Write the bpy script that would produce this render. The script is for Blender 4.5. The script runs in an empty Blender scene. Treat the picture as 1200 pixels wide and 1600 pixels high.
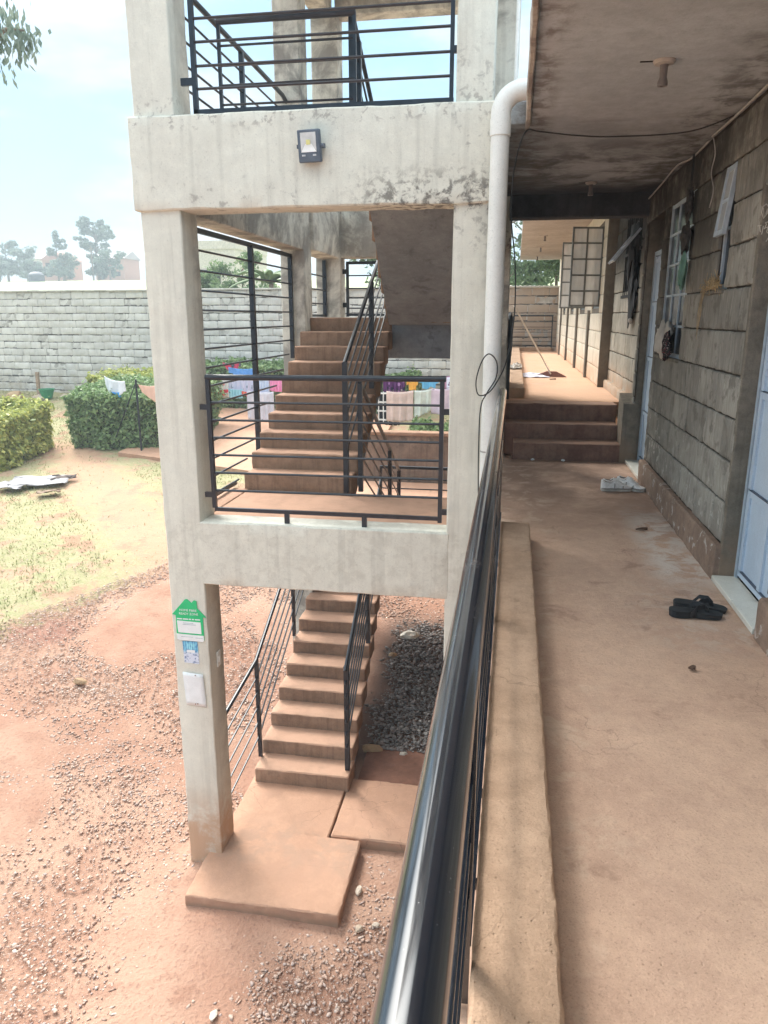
import bpy, math, random
import numpy as np
from mathutils import Vector, noise, Matrix
R = math.radians
random.seed(7)
rng = np.random.default_rng(11)
S = bpy.context.scene
COL = S.collection

# ------------------------------------------------------------------ camera
cd = bpy.data.cameras.new("camera"); cam = bpy.data.objects.new("camera", cd); COL.objects.link(cam)
cd.sensor_fit = 'VERTICAL'; cd.sensor_height = 36.0; cd.sensor_width = 27.0
cd.lens = 1160.0 / 1600.0 * 36.0
cd.clip_start = 0.03; cd.clip_end = 1500
cam.location = (0, 0, 1.5)
cam.rotation_euler = (R(90 - 14.731), 0, R(9.699))
S.camera = cam

# ------------------------------------------------------------------ light
SUN_EL, SUN_AZ = 48.0, 320.0          # azimuth clockwise from +Y: ahead and to the left
w = bpy.data.worlds.new("World"); S.world = w; w.use_nodes = True
nt = w.node_tree; nt.nodes.clear()
sky = nt.nodes.new('ShaderNodeTexSky'); sky.sky_type = 'NISHITA'; sky.sun_disc = False
sky.sun_elevation = R(SUN_EL); sky.sun_rotation = R(SUN_AZ); sky.air_density = 1.0; sky.dust_density = 1.5; sky.ozone_density = 2.0
bg1 = nt.nodes.new('ShaderNodeBackground'); bg1.inputs[1].default_value = 0.115
tint = nt.nodes.new('ShaderNodeMix'); tint.data_type = 'RGBA'; tint.blend_type = 'MIX'
tint.inputs[0].default_value = 0.88; tint.inputs[7].default_value = (1.18, 2.15, 2.95, 1)
nt.links.new(sky.outputs[0], tint.inputs[6]); nt.links.new(tint.outputs[2], bg1.inputs[0])
bg2 = nt.nodes.new('ShaderNodeBackground'); bg2.inputs[0].default_value = (0.93, 0.98, 1.0, 1); bg2.inputs[1].default_value = 0.60
tc = nt.nodes.new('ShaderNodeTexCoord'); mp = nt.nodes.new('ShaderNodeMapping'); mp.inputs['Scale'].default_value = (1.0, 1.0, 3.2)
mp.inputs['Location'].default_value = (0.3, 0.1, 0.42)
nz = nt.nodes.new('ShaderNodeTexNoise'); nz.inputs['Scale'].default_value = 2.1; nz.inputs['Detail'].default_value = 9; nz.inputs['Roughness'].default_value = 0.55
rp = nt.nodes.new('ShaderNodeMapRange'); rp.interpolation_type = 'SMOOTHSTEP'; rp.inputs[1].default_value = 0.49; rp.inputs[2].default_value = 0.62
mxs = nt.nodes.new('ShaderNodeMixShader'); ow = nt.nodes.new('ShaderNodeOutputWorld')
nt.links.new(tc.outputs['Generated'], mp.inputs[0]); nt.links.new(mp.outputs[0], nz.inputs[0]); nt.links.new(nz.outputs[0], rp.inputs[0])
sx_ = nt.nodes.new('ShaderNodeSeparateXYZ'); nt.links.new(tc.outputs['Generated'], sx_.inputs[0])
# unseen cloud overhead, added thicker and brighter to fill the shade
hi = nt.nodes.new('ShaderNodeMapRange'); hi.interpolation_type = 'SMOOTHSTEP'; hi.inputs[1].default_value = 0.34; hi.inputs[2].default_value = 0.70
hi.inputs[3].default_value = 0.0; hi.inputs[4].default_value = 1.0; nt.links.new(sx_.outputs[2], hi.inputs[0])
cst = nt.nodes.new('ShaderNodeMath'); cst.operation = 'MULTIPLY_ADD'; cst.inputs[1].default_value = 0.48; cst.inputs[2].default_value = 0.345
nt.links.new(hi.outputs[0], cst.inputs[0]); nt.links.new(cst.outputs[0], bg2.inputs[1])
cvr = nt.nodes.new('ShaderNodeMath'); cvr.operation = 'MAXIMUM'; nt.links.new(rp.outputs[0], cvr.inputs[0]); nt.links.new(hi.outputs[0], cvr.inputs[1])
nt.links.new(cvr.outputs[0], mxs.inputs[0]); nt.links.new(bg1.outputs[0], mxs.inputs[1]); nt.links.new(bg2.outputs[0], mxs.inputs[2])
# glare of thin cloud round the sun
sdir = (math.sin(R(SUN_AZ)) * math.cos(R(SUN_EL)), math.cos(R(SUN_AZ)) * math.cos(R(SUN_EL)), math.sin(R(SUN_EL)))
dp = nt.nodes.new('ShaderNodeVectorMath'); dp.operation = 'DOT_PRODUCT'; dp.inputs[1].default_value = sdir; nt.links.new(tc.outputs['Generated'], dp.inputs[0])
gl = nt.nodes.new('ShaderNodeMapRange'); gl.interpolation_type = 'SMOOTHERSTEP'; gl.inputs[1].default_value = 0.83; gl.inputs[2].default_value = 1.0; gl.inputs[3].default_value = 0.0; gl.inputs[4].default_value = 3.0
nt.links.new(dp.outputs['Value'], gl.inputs[0])
bg3 = nt.nodes.new('ShaderNodeBackground'); bg3.inputs[0].default_value = (1.0, 0.98, 0.93, 1); nt.links.new(gl.outputs[0], bg3.inputs[1])
ads = nt.nodes.new('ShaderNodeAddShader'); nt.links.new(mxs.outputs[0], ads.inputs[0]); nt.links.new(bg3.outputs[0], ads.inputs[1])
nt.links.new(ads.outputs[0], ow.inputs[0])
sd = bpy.data.lights.new("sun", 'SUN'); sun = bpy.data.objects.new("sun", sd); COL.objects.link(sun)
sd.energy = 0.95; sd.angle = R(12); sd.color = (1.0, 0.96, 0.89)
az, el = R(SUN_AZ), R(SUN_EL)
sv = Vector((math.sin(az) * math.cos(el), math.cos(az) * math.cos(el), math.sin(el)))
sun.rotation_euler = sv.to_track_quat('Z', 'Y').to_euler()
sun.location = sv * 30

S.view_settings.view_transform = 'Standard'; S.view_settings.look = 'None'
S.view_settings.exposure = 1.70; S.view_settings.gamma = 1.0
S.cycles.use_denoising = True
S.cycles.max_bounces = 8; S.cycles.diffuse_bounces = 5

# ------------------------------------------------------------------ materials
def new(name, rough=0.8, spec=0.3, metal=0.0):
    m = bpy.data.materials.new(name); m.use_nodes = True
    t = m.node_tree; b = t.nodes['Principled BSDF']
    b.inputs['Roughness'].default_value = rough; b.inputs['Metallic'].default_value = metal
    b.inputs['Specular IOR Level'].default_value = spec
    return m, t, b
def lk(t, a, b): t.links.new(a, b)
def val(t, sock, v):
    if isinstance(v, (int, float)): sock.default_value = v
    elif isinstance(v, (tuple, list)): sock.default_value = tuple(v) + ((1,) if len(v) == 3 and len(sock.default_value) == 4 else ())
    else: lk(t, v, sock)
def math_(t, op, a, b=0.0, c=None, clamp=False):
    n = t.nodes.new('ShaderNodeMath'); n.operation = op; n.use_clamp = clamp
    val(t, n.inputs[0], a); val(t, n.inputs[1], b)
    if c is not None: val(t, n.inputs[2], c)
    return n.outputs[0]
def mix(t, f, a, b, mode='MIX'):
    n = t.nodes.new('ShaderNodeMix'); n.data_type = 'RGBA'; n.blend_type = mode
    val(t, n.inputs[0], f); val(t, n.inputs[6], a); val(t, n.inputs[7], b); return n.outputs[2]
def rng_(t, x, a, b, lo=0.0, hi=1.0, smooth=True):
    n = t.nodes.new('ShaderNodeMapRange'); n.interpolation_type = 'SMOOTHSTEP' if smooth else 'LINEAR'
    val(t, n.inputs[0], x)
    n.inputs[1].default_value = a; n.inputs[2].default_value = b; n.inputs[3].default_value = lo; n.inputs[4].default_value = hi
    return n.outputs[0]
def pos(t):
    g = t.nodes.new('ShaderNodeNewGeometry'); s = t.nodes.new('ShaderNodeSeparateXYZ'); lk(t, g.outputs['Position'], s.inputs[0])
    return g, s.outputs[0], s.outputs[1], s.outputs[2]
def noi(t, vec, scale=5.0, detail=5, rough=0.55, stretch=None, dist=0.0):
    if stretch:
        m = t.nodes.new('ShaderNodeMapping'); m.inputs['Scale'].default_value = stretch; lk(t, vec, m.inputs[0]); vec = m.outputs[0]
    n = t.nodes.new('ShaderNodeTexNoise'); n.inputs['Scale'].default_value = scale; n.inputs['Detail'].default_value = detail
    n.inputs['Roughness'].default_value = rough; n.inputs['Distortion'].default_value = dist
    lk(t, vec, n.inputs[0]); return n.outputs[0]
def vor(t, vec, scale, feature='F1', out=0):
    n = t.nodes.new('ShaderNodeTexVoronoi'); n.feature = feature; n.inputs['Scale'].default_value = scale; lk(t, vec, n.inputs['Vector']); return n.outputs[out]
def bump(t, b, h, strength=0.4, dist=0.01):
    n = t.nodes.new('ShaderNodeBump'); n.inputs['Strength'].default_value = strength; n.inputs['Distance'].default_value = dist
    val(t, n.inputs['Height'], h); lk(t, n.outputs[0], b.inputs['Normal'])
def band(t, x, a, b, c, d):
    return math_(t, 'MULTIPLY', rng_(t, x, a, b), rng_(t, x, c, d, 1, 0))

def plaster(name, base, dark, stains_shade=(), rough=0.9, mott=(0.35, 0.65), bstr=0.5, speck=0.35, streak=0.25, dust=None, dustamt=0.8, pits=True, grain=0.35, crack=0.0):
    """weathered cement render: mottling, streaks, masked patches of mould, stain and painted shade, dust on upward faces"""
    m, t, b = new(name, rough, 0.2)
    g, x, y, z = pos(t); P = g.outputs['Position']
    n1 = noi(t, P, 1.7, 6, 0.6); n2 = noi(t, P, 12, 8, 0.72); n3 = noi(t, P, 60, 3, 0.6)
    c = mix(t, rng_(t, n1, *mott), dark, base)
    c = mix(t, math_(t, 'MULTIPLY', rng_(t, n2, 0.42, 0.70), speck), c, tuple(v * 0.60 for v in dark))
    c = mix(t, math_(t, 'MULTIPLY', rng_(t, n2, 0.50, 0.28), 0.30), c, tuple(min(1, v * 1.2) for v in base))
    st = noi(t, P, 1.0, 5, 0.6, stretch=(16, 16, 0.8))
    c = mix(t, math_(t, 'MULTIPLY', rng_(t, st, 0.48, 0.68), streak), c, tuple(v * 0.55 for v in dark))
    c = mix(t, math_(t, 'MULTIPLY', rng_(t, n3, 0.58, 0.74), 0.30), c, tuple(v * 0.5 for v in dark))
    gr = noi(t, P, 170, 3, 0.7)
    c = mix(t, math_(t, 'MULTIPLY', rng_(t, gr, 0.54, 0.72), grain), c, tuple(v * 0.45 for v in dark))
    c = mix(t, math_(t, 'MULTIPLY', rng_(t, gr, 0.44, 0.30), grain * 0.6), c, tuple(min(1, v * 1.3) for v in base))
    if crack:
        wv_ = t.nodes.new('ShaderNodeVectorMath'); wv_.operation = 'ADD'; nn_ = t.nodes.new('ShaderNodeTexNoise'); nn_.inputs['Scale'].default_value = 5; nn_.inputs['Detail'].default_value = 6
        lk(t, P, nn_.inputs[0]); sc_ = t.nodes.new('ShaderNodeVectorMath'); sc_.operation = 'SCALE'; sc_.inputs['Scale'].default_value = 0.35; lk(t, nn_.outputs['Color'], sc_.inputs[0])
        lk(t, P, wv_.inputs[0]); lk(t, sc_.outputs[0], wv_.inputs[1])
        ve = vor(t, wv_.outputs[0], 1.5, 'DISTANCE_TO_EDGE')
        ck = math_(t, 'MULTIPLY', rng_(t, ve, 0.006, 0.002), rng_(t, noi(t, P, 1.1, 2), 0.50, 0.58))
        c = mix(t, math_(t, 'MULTIPLY', ck, crack), c, tuple(v * 0.30 for v in dark))
    for s in stains_shade:            # (mask-builder, colour, strength, threshold lo, hi, scale)
        mk = s[0](t, x, y, z)
        nn = noi(t, P, s[5], 7, 0.68, dist=0.4)
        f = math_(t, 'MULTIPLY', math_(t, 'MULTIPLY', rng_(t, nn, s[3], s[4]), mk), s[2])
        c = mix(t, f, c, s[1])
    if dust:
        ns = t.nodes.new('ShaderNodeSeparateXYZ'); lk(t, g.outputs['True Normal'], ns.inputs[0])
        up = rng_(t, ns.outputs[2], 0.3, 0.8)
        dn = rng_(t, noi(t, P, 3.5, 6, 0.6), 0.25, 0.6, 0.55, 1.0)
        c = mix(t, math_(t, 'MULTIPLY', math_(t, 'MULTIPLY', up, dn), dustamt), c, dust)
    lk(t, c, b.inputs['Base Color'])
    h = math_(t, 'ADD', math_(t, 'ADD', math_(t, 'MULTIPLY', n2, 0.6), math_(t, 'MULTIPLY', n3, 0.35)), math_(t, 'MULTIPLY', gr, 0.2))
    if pits:
        pv = vor(t, P, 45); h = math_(t, 'ADD', h, math_(t, 'MULTIPLY', rng_(t, pv, 0.0, 0.18), 0.3))
    bump(t, b, h, bstr, 0.012)
    return m

def flat(name, col, rough=0.6, spec=0.4, metal=0.0, var=0.12, vs=14, bs=0.0):
    m, t, b = new(name, rough, spec, metal)
    g, x, y, z = pos(t)
    n = noi(t, g.outputs['Position'], vs, 4)
    c = mix(t, rng_(t, n, 0.3, 0.7), tuple(v * (1 - var) for v in col), tuple(min(1, v * (1 + var)) for v in col))
    lk(t, c, b.inputs['Base Color'])
    if bs: bump(t, b, noi(t, g.outputs['Position'], vs * 3, 3), bs, 0.005)
    return m

TOW = plaster('tower_render', (0.74, 0.735, 0.65), (0.67, 0.66, 0.585), stains_shade=[
    (lambda t, x, y, z: band(t, z, 2.17, 2.20, 2.24, 2.50), (0.25, 0.23, 0.21), 0.55, 0.58, 0.66, 12),
    (lambda t, x, y, z: math_(t, 'MULTIPLY', band(t, z, 2.12, 2.18, 2.26, 2.48), rng_(t, x, -1.25, -0.75)), (0.12, 0.11, 0.10), 0.85, 0.46, 0.60, 14),
    (lambda t, x, y, z: band(t, z, 2.66, 2.74, 2.80, 3.0), (0.28, 0.26, 0.24), 0.6, 0.54, 0.62, 20),
    (lambda t, x, y, z: math_(t, 'MULTIPLY', band(t, z, 1.6, 2.1, 2.9, 3.3), rng_(t, x, -0.5, -0.38)), (0.22, 0.21, 0.20), 0.5, 0.54, 0.66, 14),
    (lambda t, x, y, z: band(t, z, -0.6, -0.45, -0.02, 0.03), (0.30, 0.27, 0.22), 0.18, 0.45, 0.62, 14),
    (lambda t, x, y, z: rng_(t, z, -2.2, -2.75), (0.50, 0.30, 0.18), 0.85, 0.25, 0.55, 5),
    (lambda t, x, y, z: math_(t, 'MULTIPLY', rng_(t, y, 5.12, 5.5), rng_(t, z, -3.5, -3.2)), (0.17, 0.16, 0.15), 0.70, 0.40, 0.60, 2.2),  # patchy darker grey on all faces behind the front plane
  ], streak=0.24, speck=0.12, mott=(0.30, 0.70), bstr=0.40, grain=0.25)
STEP = plaster('stair_concrete', (0.38, 0.255, 0.18), (0.28, 0.185, 0.13), dust=(0.58, 0.355, 0.25), dustamt=0.85, streak=0.45, speck=0.45, bstr=0.5)
SOFF = plaster('stair_soffit', (0.34, 0.375, 0.41), (0.25, 0.275, 0.30), stains_shade=[
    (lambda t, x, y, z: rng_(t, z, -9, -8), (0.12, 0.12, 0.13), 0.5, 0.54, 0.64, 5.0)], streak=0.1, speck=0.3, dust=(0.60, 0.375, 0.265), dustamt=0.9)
PAD = plaster('dusty_slab', (0.52, 0.315, 0.215), (0.44, 0.26, 0.175), stains_shade=[
    (lambda t, x, y, z: band(t, y, 4.8, 5.15, 5.35, 5.75), (0.30, 0.22, 0.17), 0.7, 0.40, 0.60, 5),
    (lambda t, x, y, z: rng_(t, z, -9, -8), (0.40, 0.24, 0.17), 0.55, 0.50, 0.62, 2.2),
    (lambda t, x, y, z: rng_(t, z, -2.99, -3.04), (0.30, 0.20, 0.14), 0.8, 0.2, 0.5, 6)], dust=(0.56, 0.34, 0.235), dustamt=0.4, streak=0.1, speck=0.3, bstr=0.6, crack=0.9, grain=0.5)
FLOOR = plaster('walkway_cement', (0.58, 0.40, 0.295), (0.51, 0.345, 0.255), stains_shade=[
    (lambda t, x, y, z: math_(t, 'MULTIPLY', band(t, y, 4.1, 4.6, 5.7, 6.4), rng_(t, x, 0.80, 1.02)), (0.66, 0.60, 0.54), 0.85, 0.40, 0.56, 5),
    (lambda t, x, y, z: math_(t, 'MULTIPLY', band(t, y, 3.2, 3.6, 4.0, 4.6), rng_(t, x, 0.5, 1.0)), (0.58, 0.48, 0.40), 0.5, 0.46, 0.60, 8),
    (lambda t, x, y, z: math_(t, 'MULTIPLY', rng_(t, z, 0.3, 0.2), rng_(t, y, 4.8, 6.5)), (0.27, 0.175, 0.13), 0.75, 0.30, 0.60, 2.4),  # tower's shade on the floor put into the colour here
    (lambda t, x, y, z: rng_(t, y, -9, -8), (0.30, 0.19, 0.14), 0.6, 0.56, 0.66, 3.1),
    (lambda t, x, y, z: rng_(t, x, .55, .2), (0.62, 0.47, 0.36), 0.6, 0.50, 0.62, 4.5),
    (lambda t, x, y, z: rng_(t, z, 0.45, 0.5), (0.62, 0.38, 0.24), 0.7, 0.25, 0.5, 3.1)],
    streak=0.0, speck=0.22, bstr=0.7, rough=0.8, crack=0.35, grain=0.5, mott=(0.4, 0.6))
KERB = plaster('kerb_cement', (0.53, 0.365, 0.255), (0.44, 0.295, 0.20), stains_shade=[
    (lambda t, x, y, z: rng_(t, z, 0.115, 0.06), (0.26, 0.15, 0.10), 0.85, 0.2, 0.5, 5)], streak=0.0, speck=0.35, bstr=0.9, crack=0.3, grain=0.5)
CEIL = plaster('sooty_ceiling', (0.49, 0.52, 0.54), (0.42, 0.44, 0.455), stains_shade=[
    (lambda t, x, y, z: math_(t, 'MULTIPLY', rng_(t, x, 0.75, 1.15), rng_(t, y, 1.5, 4.0)), (0.09, 0.08, 0.07), 0.75, 0.42, 0.62, 4.2),
    (lambda t, x, y, z: rng_(t, y, 4.9, 6.6), (0.08, 0.075, 0.07), 0.85, 0.38, 0.62, 2.6),
    (lambda t, x, y, z: band(t, x, -0.3, -0.1, 0.10, 0.22), (0.15, 0.12, 0.10), 0.7, 0.40, 0.6, 6),
    (lambda t, x, y, z: rng_(t, y, 6.9, 7.9), (0.03, 0.03, 0.035), 0.9, 0.2, 0.4, 2)], streak=0.0, speck=0.35, pits=False, bstr=0.35)
CEIL2 = plaster('far_ceiling_cement', (0.50, 0.46, 0.42), (0.42, 0.38, 0.34), stains_shade=[
    (lambda t, x, y, z: math_(t, 'GREATER_THAN', noi(t, t.nodes.new('ShaderNodeNewGeometry').outputs['Position'], 1.0, 3, 0.5, stretch=(0.25, 1.3, 1)), 0.60), (0.30, 0.25, 0.21), 0.35, 0.35, 0.7, 2.5)],
    streak=0.0, pits=False)
BEAMK = plaster('sooty_beam', (0.075, 0.075, 0.08), (0.03, 0.03, 0.035))

def block_mat(name, base, dark, grime_shade, island=0.35, low=None, vert=0.6):
    m, t, b = new(name, 0.92, 0.15)
    g, x, y, z = pos(t); P = g.outputs['Position']
    ri = g.outputs['Random Per Island']
    c = mix(t, rng_(t, noi(t, P, 2.4, 6, 0.62), 0.32, 0.68), dark, base)
    c = mix(t, math_(t, 'MULTIPLY', ri, island), c, tuple(v * 0.45 for v in dark))
    chis = noi(t, P, 1.0, 5, 0.65, stretch=(34, 34, 4))
    c = mix(t, math_(t, 'MULTIPLY', rng_(t, chis, 0.50, 0.64), vert * 0.55), c, tuple(v * 0.42 for v in dark))
    c = mix(t, math_(t, 'MULTIPLY', rng_(t, chis, 0.44, 0.34), vert * 0.4), c, tuple(min(1, v * 1.5) for v in base))
    for s in grime_shade:
        mk = s[0](t, x, y, z)
        f = math_(t, 'MULTIPLY', math_(t, 'MULTIPLY', rng_(t, noi(t, P, s[5], 7, 0.68), s[3], s[4]), mk), s[2])
        c = mix(t, f, c, s[1])
    lk(t, c, b.inputs['Base Color'])
    h = math_(t, 'ADD', math_(t, 'MULTIPLY', chis, 0.9), math_(t, 'MULTIPLY', noi(t, P, 40, 4), 0.35))
    bump(t, b, h, 0.8, 0.012)
    return m
SOOT = [(lambda t, x, y, z: math_(t, 'MULTIPLY', rng_(t, z, 1.55, 2.2), rng_(t, y, 4.9, 5.4)), (0.035, 0.033, 0.03), 0.85, 0.30, 0.52, 2.2),
        (lambda t, x, y, z: rng_(t, z, 2.1, 2.55), (0.05, 0.045, 0.04), 0.7, 0.35, 0.55, 3),
        (lambda t, x, y, z: math_(t, 'MULTIPLY', rng_(t, y, 6.2, 7.2), rng_(t, y, 8.15, 8.05)), (0.05, 0.045, 0.04), 0.65, 0.25, 0.50, 3),
        (lambda t, x, y, z: rng_(t, z, 1.1, 0.25), (0.56, 0.53, 0.48), 0.7, 0.53, 0.60, 13),
        (lambda t, x, y, z: rng_(t, z, 5, 4.9), (0.15, 0.135, 0.115), 0.65, 0.52, 0.62, 6.5),
        (lambda t, x, y, z: rng_(t, z, 0.32, 0.05), (0.27, 0.17, 0.12), 0.80, 0.25, 0.55, 4)]
WALL = block_mat('quarry_block', (0.43, 0.405, 0.355), (0.30, 0.28, 0.245), SOOT, vert=0.55, island=0.5)
JOINT = plaster('mortar_joint', (0.085, 0.07, 0.055), (0.05, 0.04, 0.032))
REVEAL = plaster('jamb_render', (0.27, 0.235, 0.19), (0.17, 0.15, 0.12), stains_shade=[
    (lambda t, x, y, z: rng_(t, z, 1.9, 2.6), (0.05, 0.05, 0.045), 0.8, 0.35, 0.55, 4),
    (lambda t, x, y, z: rng_(t, z, 0.5, 0.0), (0.32, 0.22, 0.15), 0.7, 0.3, 0.55, 5)], streak=0.5, speck=0.6)
WALL2 = block_mat('pale_quarry_block', (0.56, 0.53, 0.46), (0.42, 0.39, 0.32),
    [(lambda t, x, y, z: rng_(t, z, 1.7, 2.3), (0.03, 0.03, 0.03), 0.9, 0.25, 0.45, 2.5),
     (lambda t, x, y, z: rng_(t, z, 1.0, 0.6), (0.50, 0.33, 0.22), 0.8, 0.3, 0.6, 4)], vert=0.8)
CREAM = block_mat('cream_painted_block', (0.72, 0.65, 0.54), (0.64, 0.57, 0.46),
    [(lambda t, x, y, z: rng_(t, z, 1.1, 0.6), (0.62, 0.40, 0.26), 0.9, 0.25, 0.6, 3)], island=0.08, vert=0.15)
PILAS = plaster('brown_pilaster', (0.21, 0.185, 0.15), (0.15, 0.13, 0.105))
PERIM = block_mat('perimeter_block', (0.74, 0.72, 0.67), (0.62, 0.60, 0.56),
    [(lambda t, x, y, z: rng_(t, z, 0.0, -0.95), (0.36, 0.30, 0.22), 0.8, 0.35, 0.65, 1.8),
     (lambda t, x, y, z: rng_(t, x, -1.5, -0.5), (0.42, 0.32, 0.24), 0.9, 0.15, 0.4, 2.5)], island=0.26, vert=0.22)  # right end browner, its lack of light painted in as darker tone
PJOINT = plaster('perimeter_mortar', (0.62, 0.60, 0.56), (0.40, 0.38, 0.35), stains_shade=[
    (lambda t, x, y, z: rng_(t, math_(t, 'ABSOLUTE', math_(t, 'SUBTRACT', math_(t, 'FRACT', math_(t, 'MULTIPLY', math_(t, 'ADD', z, .92 + 23 * .23 + .115), 1 / .23)), .5)), .16, .10), (0.06, 0.055, 0.05), .9, .36, .50, 2.4)], streak=0)  # shadow line under each course painted into the horizontal joints
COPING = plaster('coping', (0.66, 0.64, 0.58), (0.50, 0.48, 0.43), pits=False)
RUST = flat('rusty_sheet', (0.55, 0.50, 0.44), 0.6, var=0.4)

def glosspaint():
    m, t, b = new('black_gloss_paint', 0.2, 0.5)
    b.inputs['Coat Weight'].default_value = 0.62; b.inputs['Coat Roughness'].default_value = 0.09; b.inputs['Coat IOR'].default_value = 1.65
    g, x, y, z = pos(t); P = g.outputs['Position']
    sc = noi(t, P, 1.0, 3, 0.7, stretch=(120, 7, 120))
    dust = rng_(t, noi(t, P, 7, 7, 0.7), 0.52, 0.72)
    spk = rng_(t, vor(t, P, 130), 0.10, 0.05)
    c = mix(t, math_(t, 'MULTIPLY', dust, 0.10), (0.006, 0.009, 0.015), (0.12, 0.10, 0.09))
    c = mix(t, math_(t, 'MULTIPLY', math_(t, 'MULTIPLY', spk, rng_(t, noi(t, P, 22, 2), 0.52, 0.60)), 0.55), c, (0.45, 0.43, 0.42))
    lk(t, c, b.inputs['Base Color'])
    lk(t, math_(t, 'ADD', math_(t, 'MULTIPLY', dust, 0.15), rng_(t, sc, 0.5, 0.7, 0.16, 0.26)), b.inputs['Roughness'])
    bump(t, b, math_(t, 'ADD', noi(t, P, 9, 3), math_(t, 'MULTIPLY', sc, 0.15)), 0.025, 0.004)
    return m
GLOSS = glosspaint()
BLACK = flat('black_railing_paint', (0.012, 0.018, 0.028), 0.32, 0.5, var=0.3)
PVC = plaster('pvc_pipe', (0.82, 0.84, 0.81), (0.78, 0.80, 0.77), rough=0.35, speck=0.06, streak=0.06, bstr=0.03, pits=False)
WIRE = flat('black_wire', (0.02, 0.02, 0.02), 0.5)
WIREG = flat('grey_wire', (0.42, 0.40, 0.38), 0.5)
BLUED = plaster('blue_grey_door_paint', (0.58, 0.68, 0.80), (0.53, 0.63, 0.75), rough=0.35, speck=0.08, streak=0.10, bstr=0.06, pits=False)
BLUEF = flat('blue_grey_frame', (0.46, 0.54, 0.62), 0.45)
BLUEDK = flat('dark_blue_trim', (0.05, 0.07, 0.11), 0.4)
TILE = plaster('cream_tile', (0.76, 0.75, 0.67), (0.70, 0.69, 0.61), rough=0.25, speck=0.1, streak=0.0, bstr=0.03, pits=False)
GREYF = flat('grey_steel_frame', (0.15, 0.16, 0.16), 0.55)
DARKF = flat('sooty_steel', (0.015, 0.015, 0.016), 0.7)
WOOD = flat('old_wood', (0.34, 0.24, 0.17), 0.8, var=0.3, vs=30)
BROOM = flat('rubber_blade', (0.22, 0.10, 0.08), 0.7)
def glass(name, col, rough=0.08):
    m, t, b = new(name, rough, 0.25)
    g, x, y, z = pos(t); n = noi(t, g.outputs['Position'], 3, 4)
    lk(t, mix(t, rng_(t, n, 0.35, 0.65), col, tuple(v * 0.5 for v in col)), b.inputs['Base Color'])
    bump(t, b, noi(t, g.outputs['Position'], 5, 2), 0.05, 0.01)
    return m
GLASSD = glass('dark_glass', (0.02, 0.025, 0.035), 0.2)
def paneglass():
    m, t, b = new('sky_tone_pane', 0.12, 0.6)
    g, x, y, z = pos(t); n = noi(t, g.outputs['Position'], 1, 4, stretch=(9, 9, 1.5))
    lk(t, mix(t, rng_(t, n, 0.35, 0.65), (0.70, 0.73, 0.74), (0.90, 0.92, 0.93)), b.inputs['Base Color'])  # whitish colour stands in for sky reflected in the glass
    b.inputs['Alpha'].default_value = 0.58
    return m
PANE = paneglass()
DARK = flat('dark_interior', (0.05, 0.045, 0.04), 0.95, 0.0)

def gz(x, y):
    v = np.interp(y, [-60, 6.5, 24, 60, 160, 175, 600], [-3.05, -3.05, -0.9, 3.7, 9.5, 9.0, 8.0])
    return v

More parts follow.
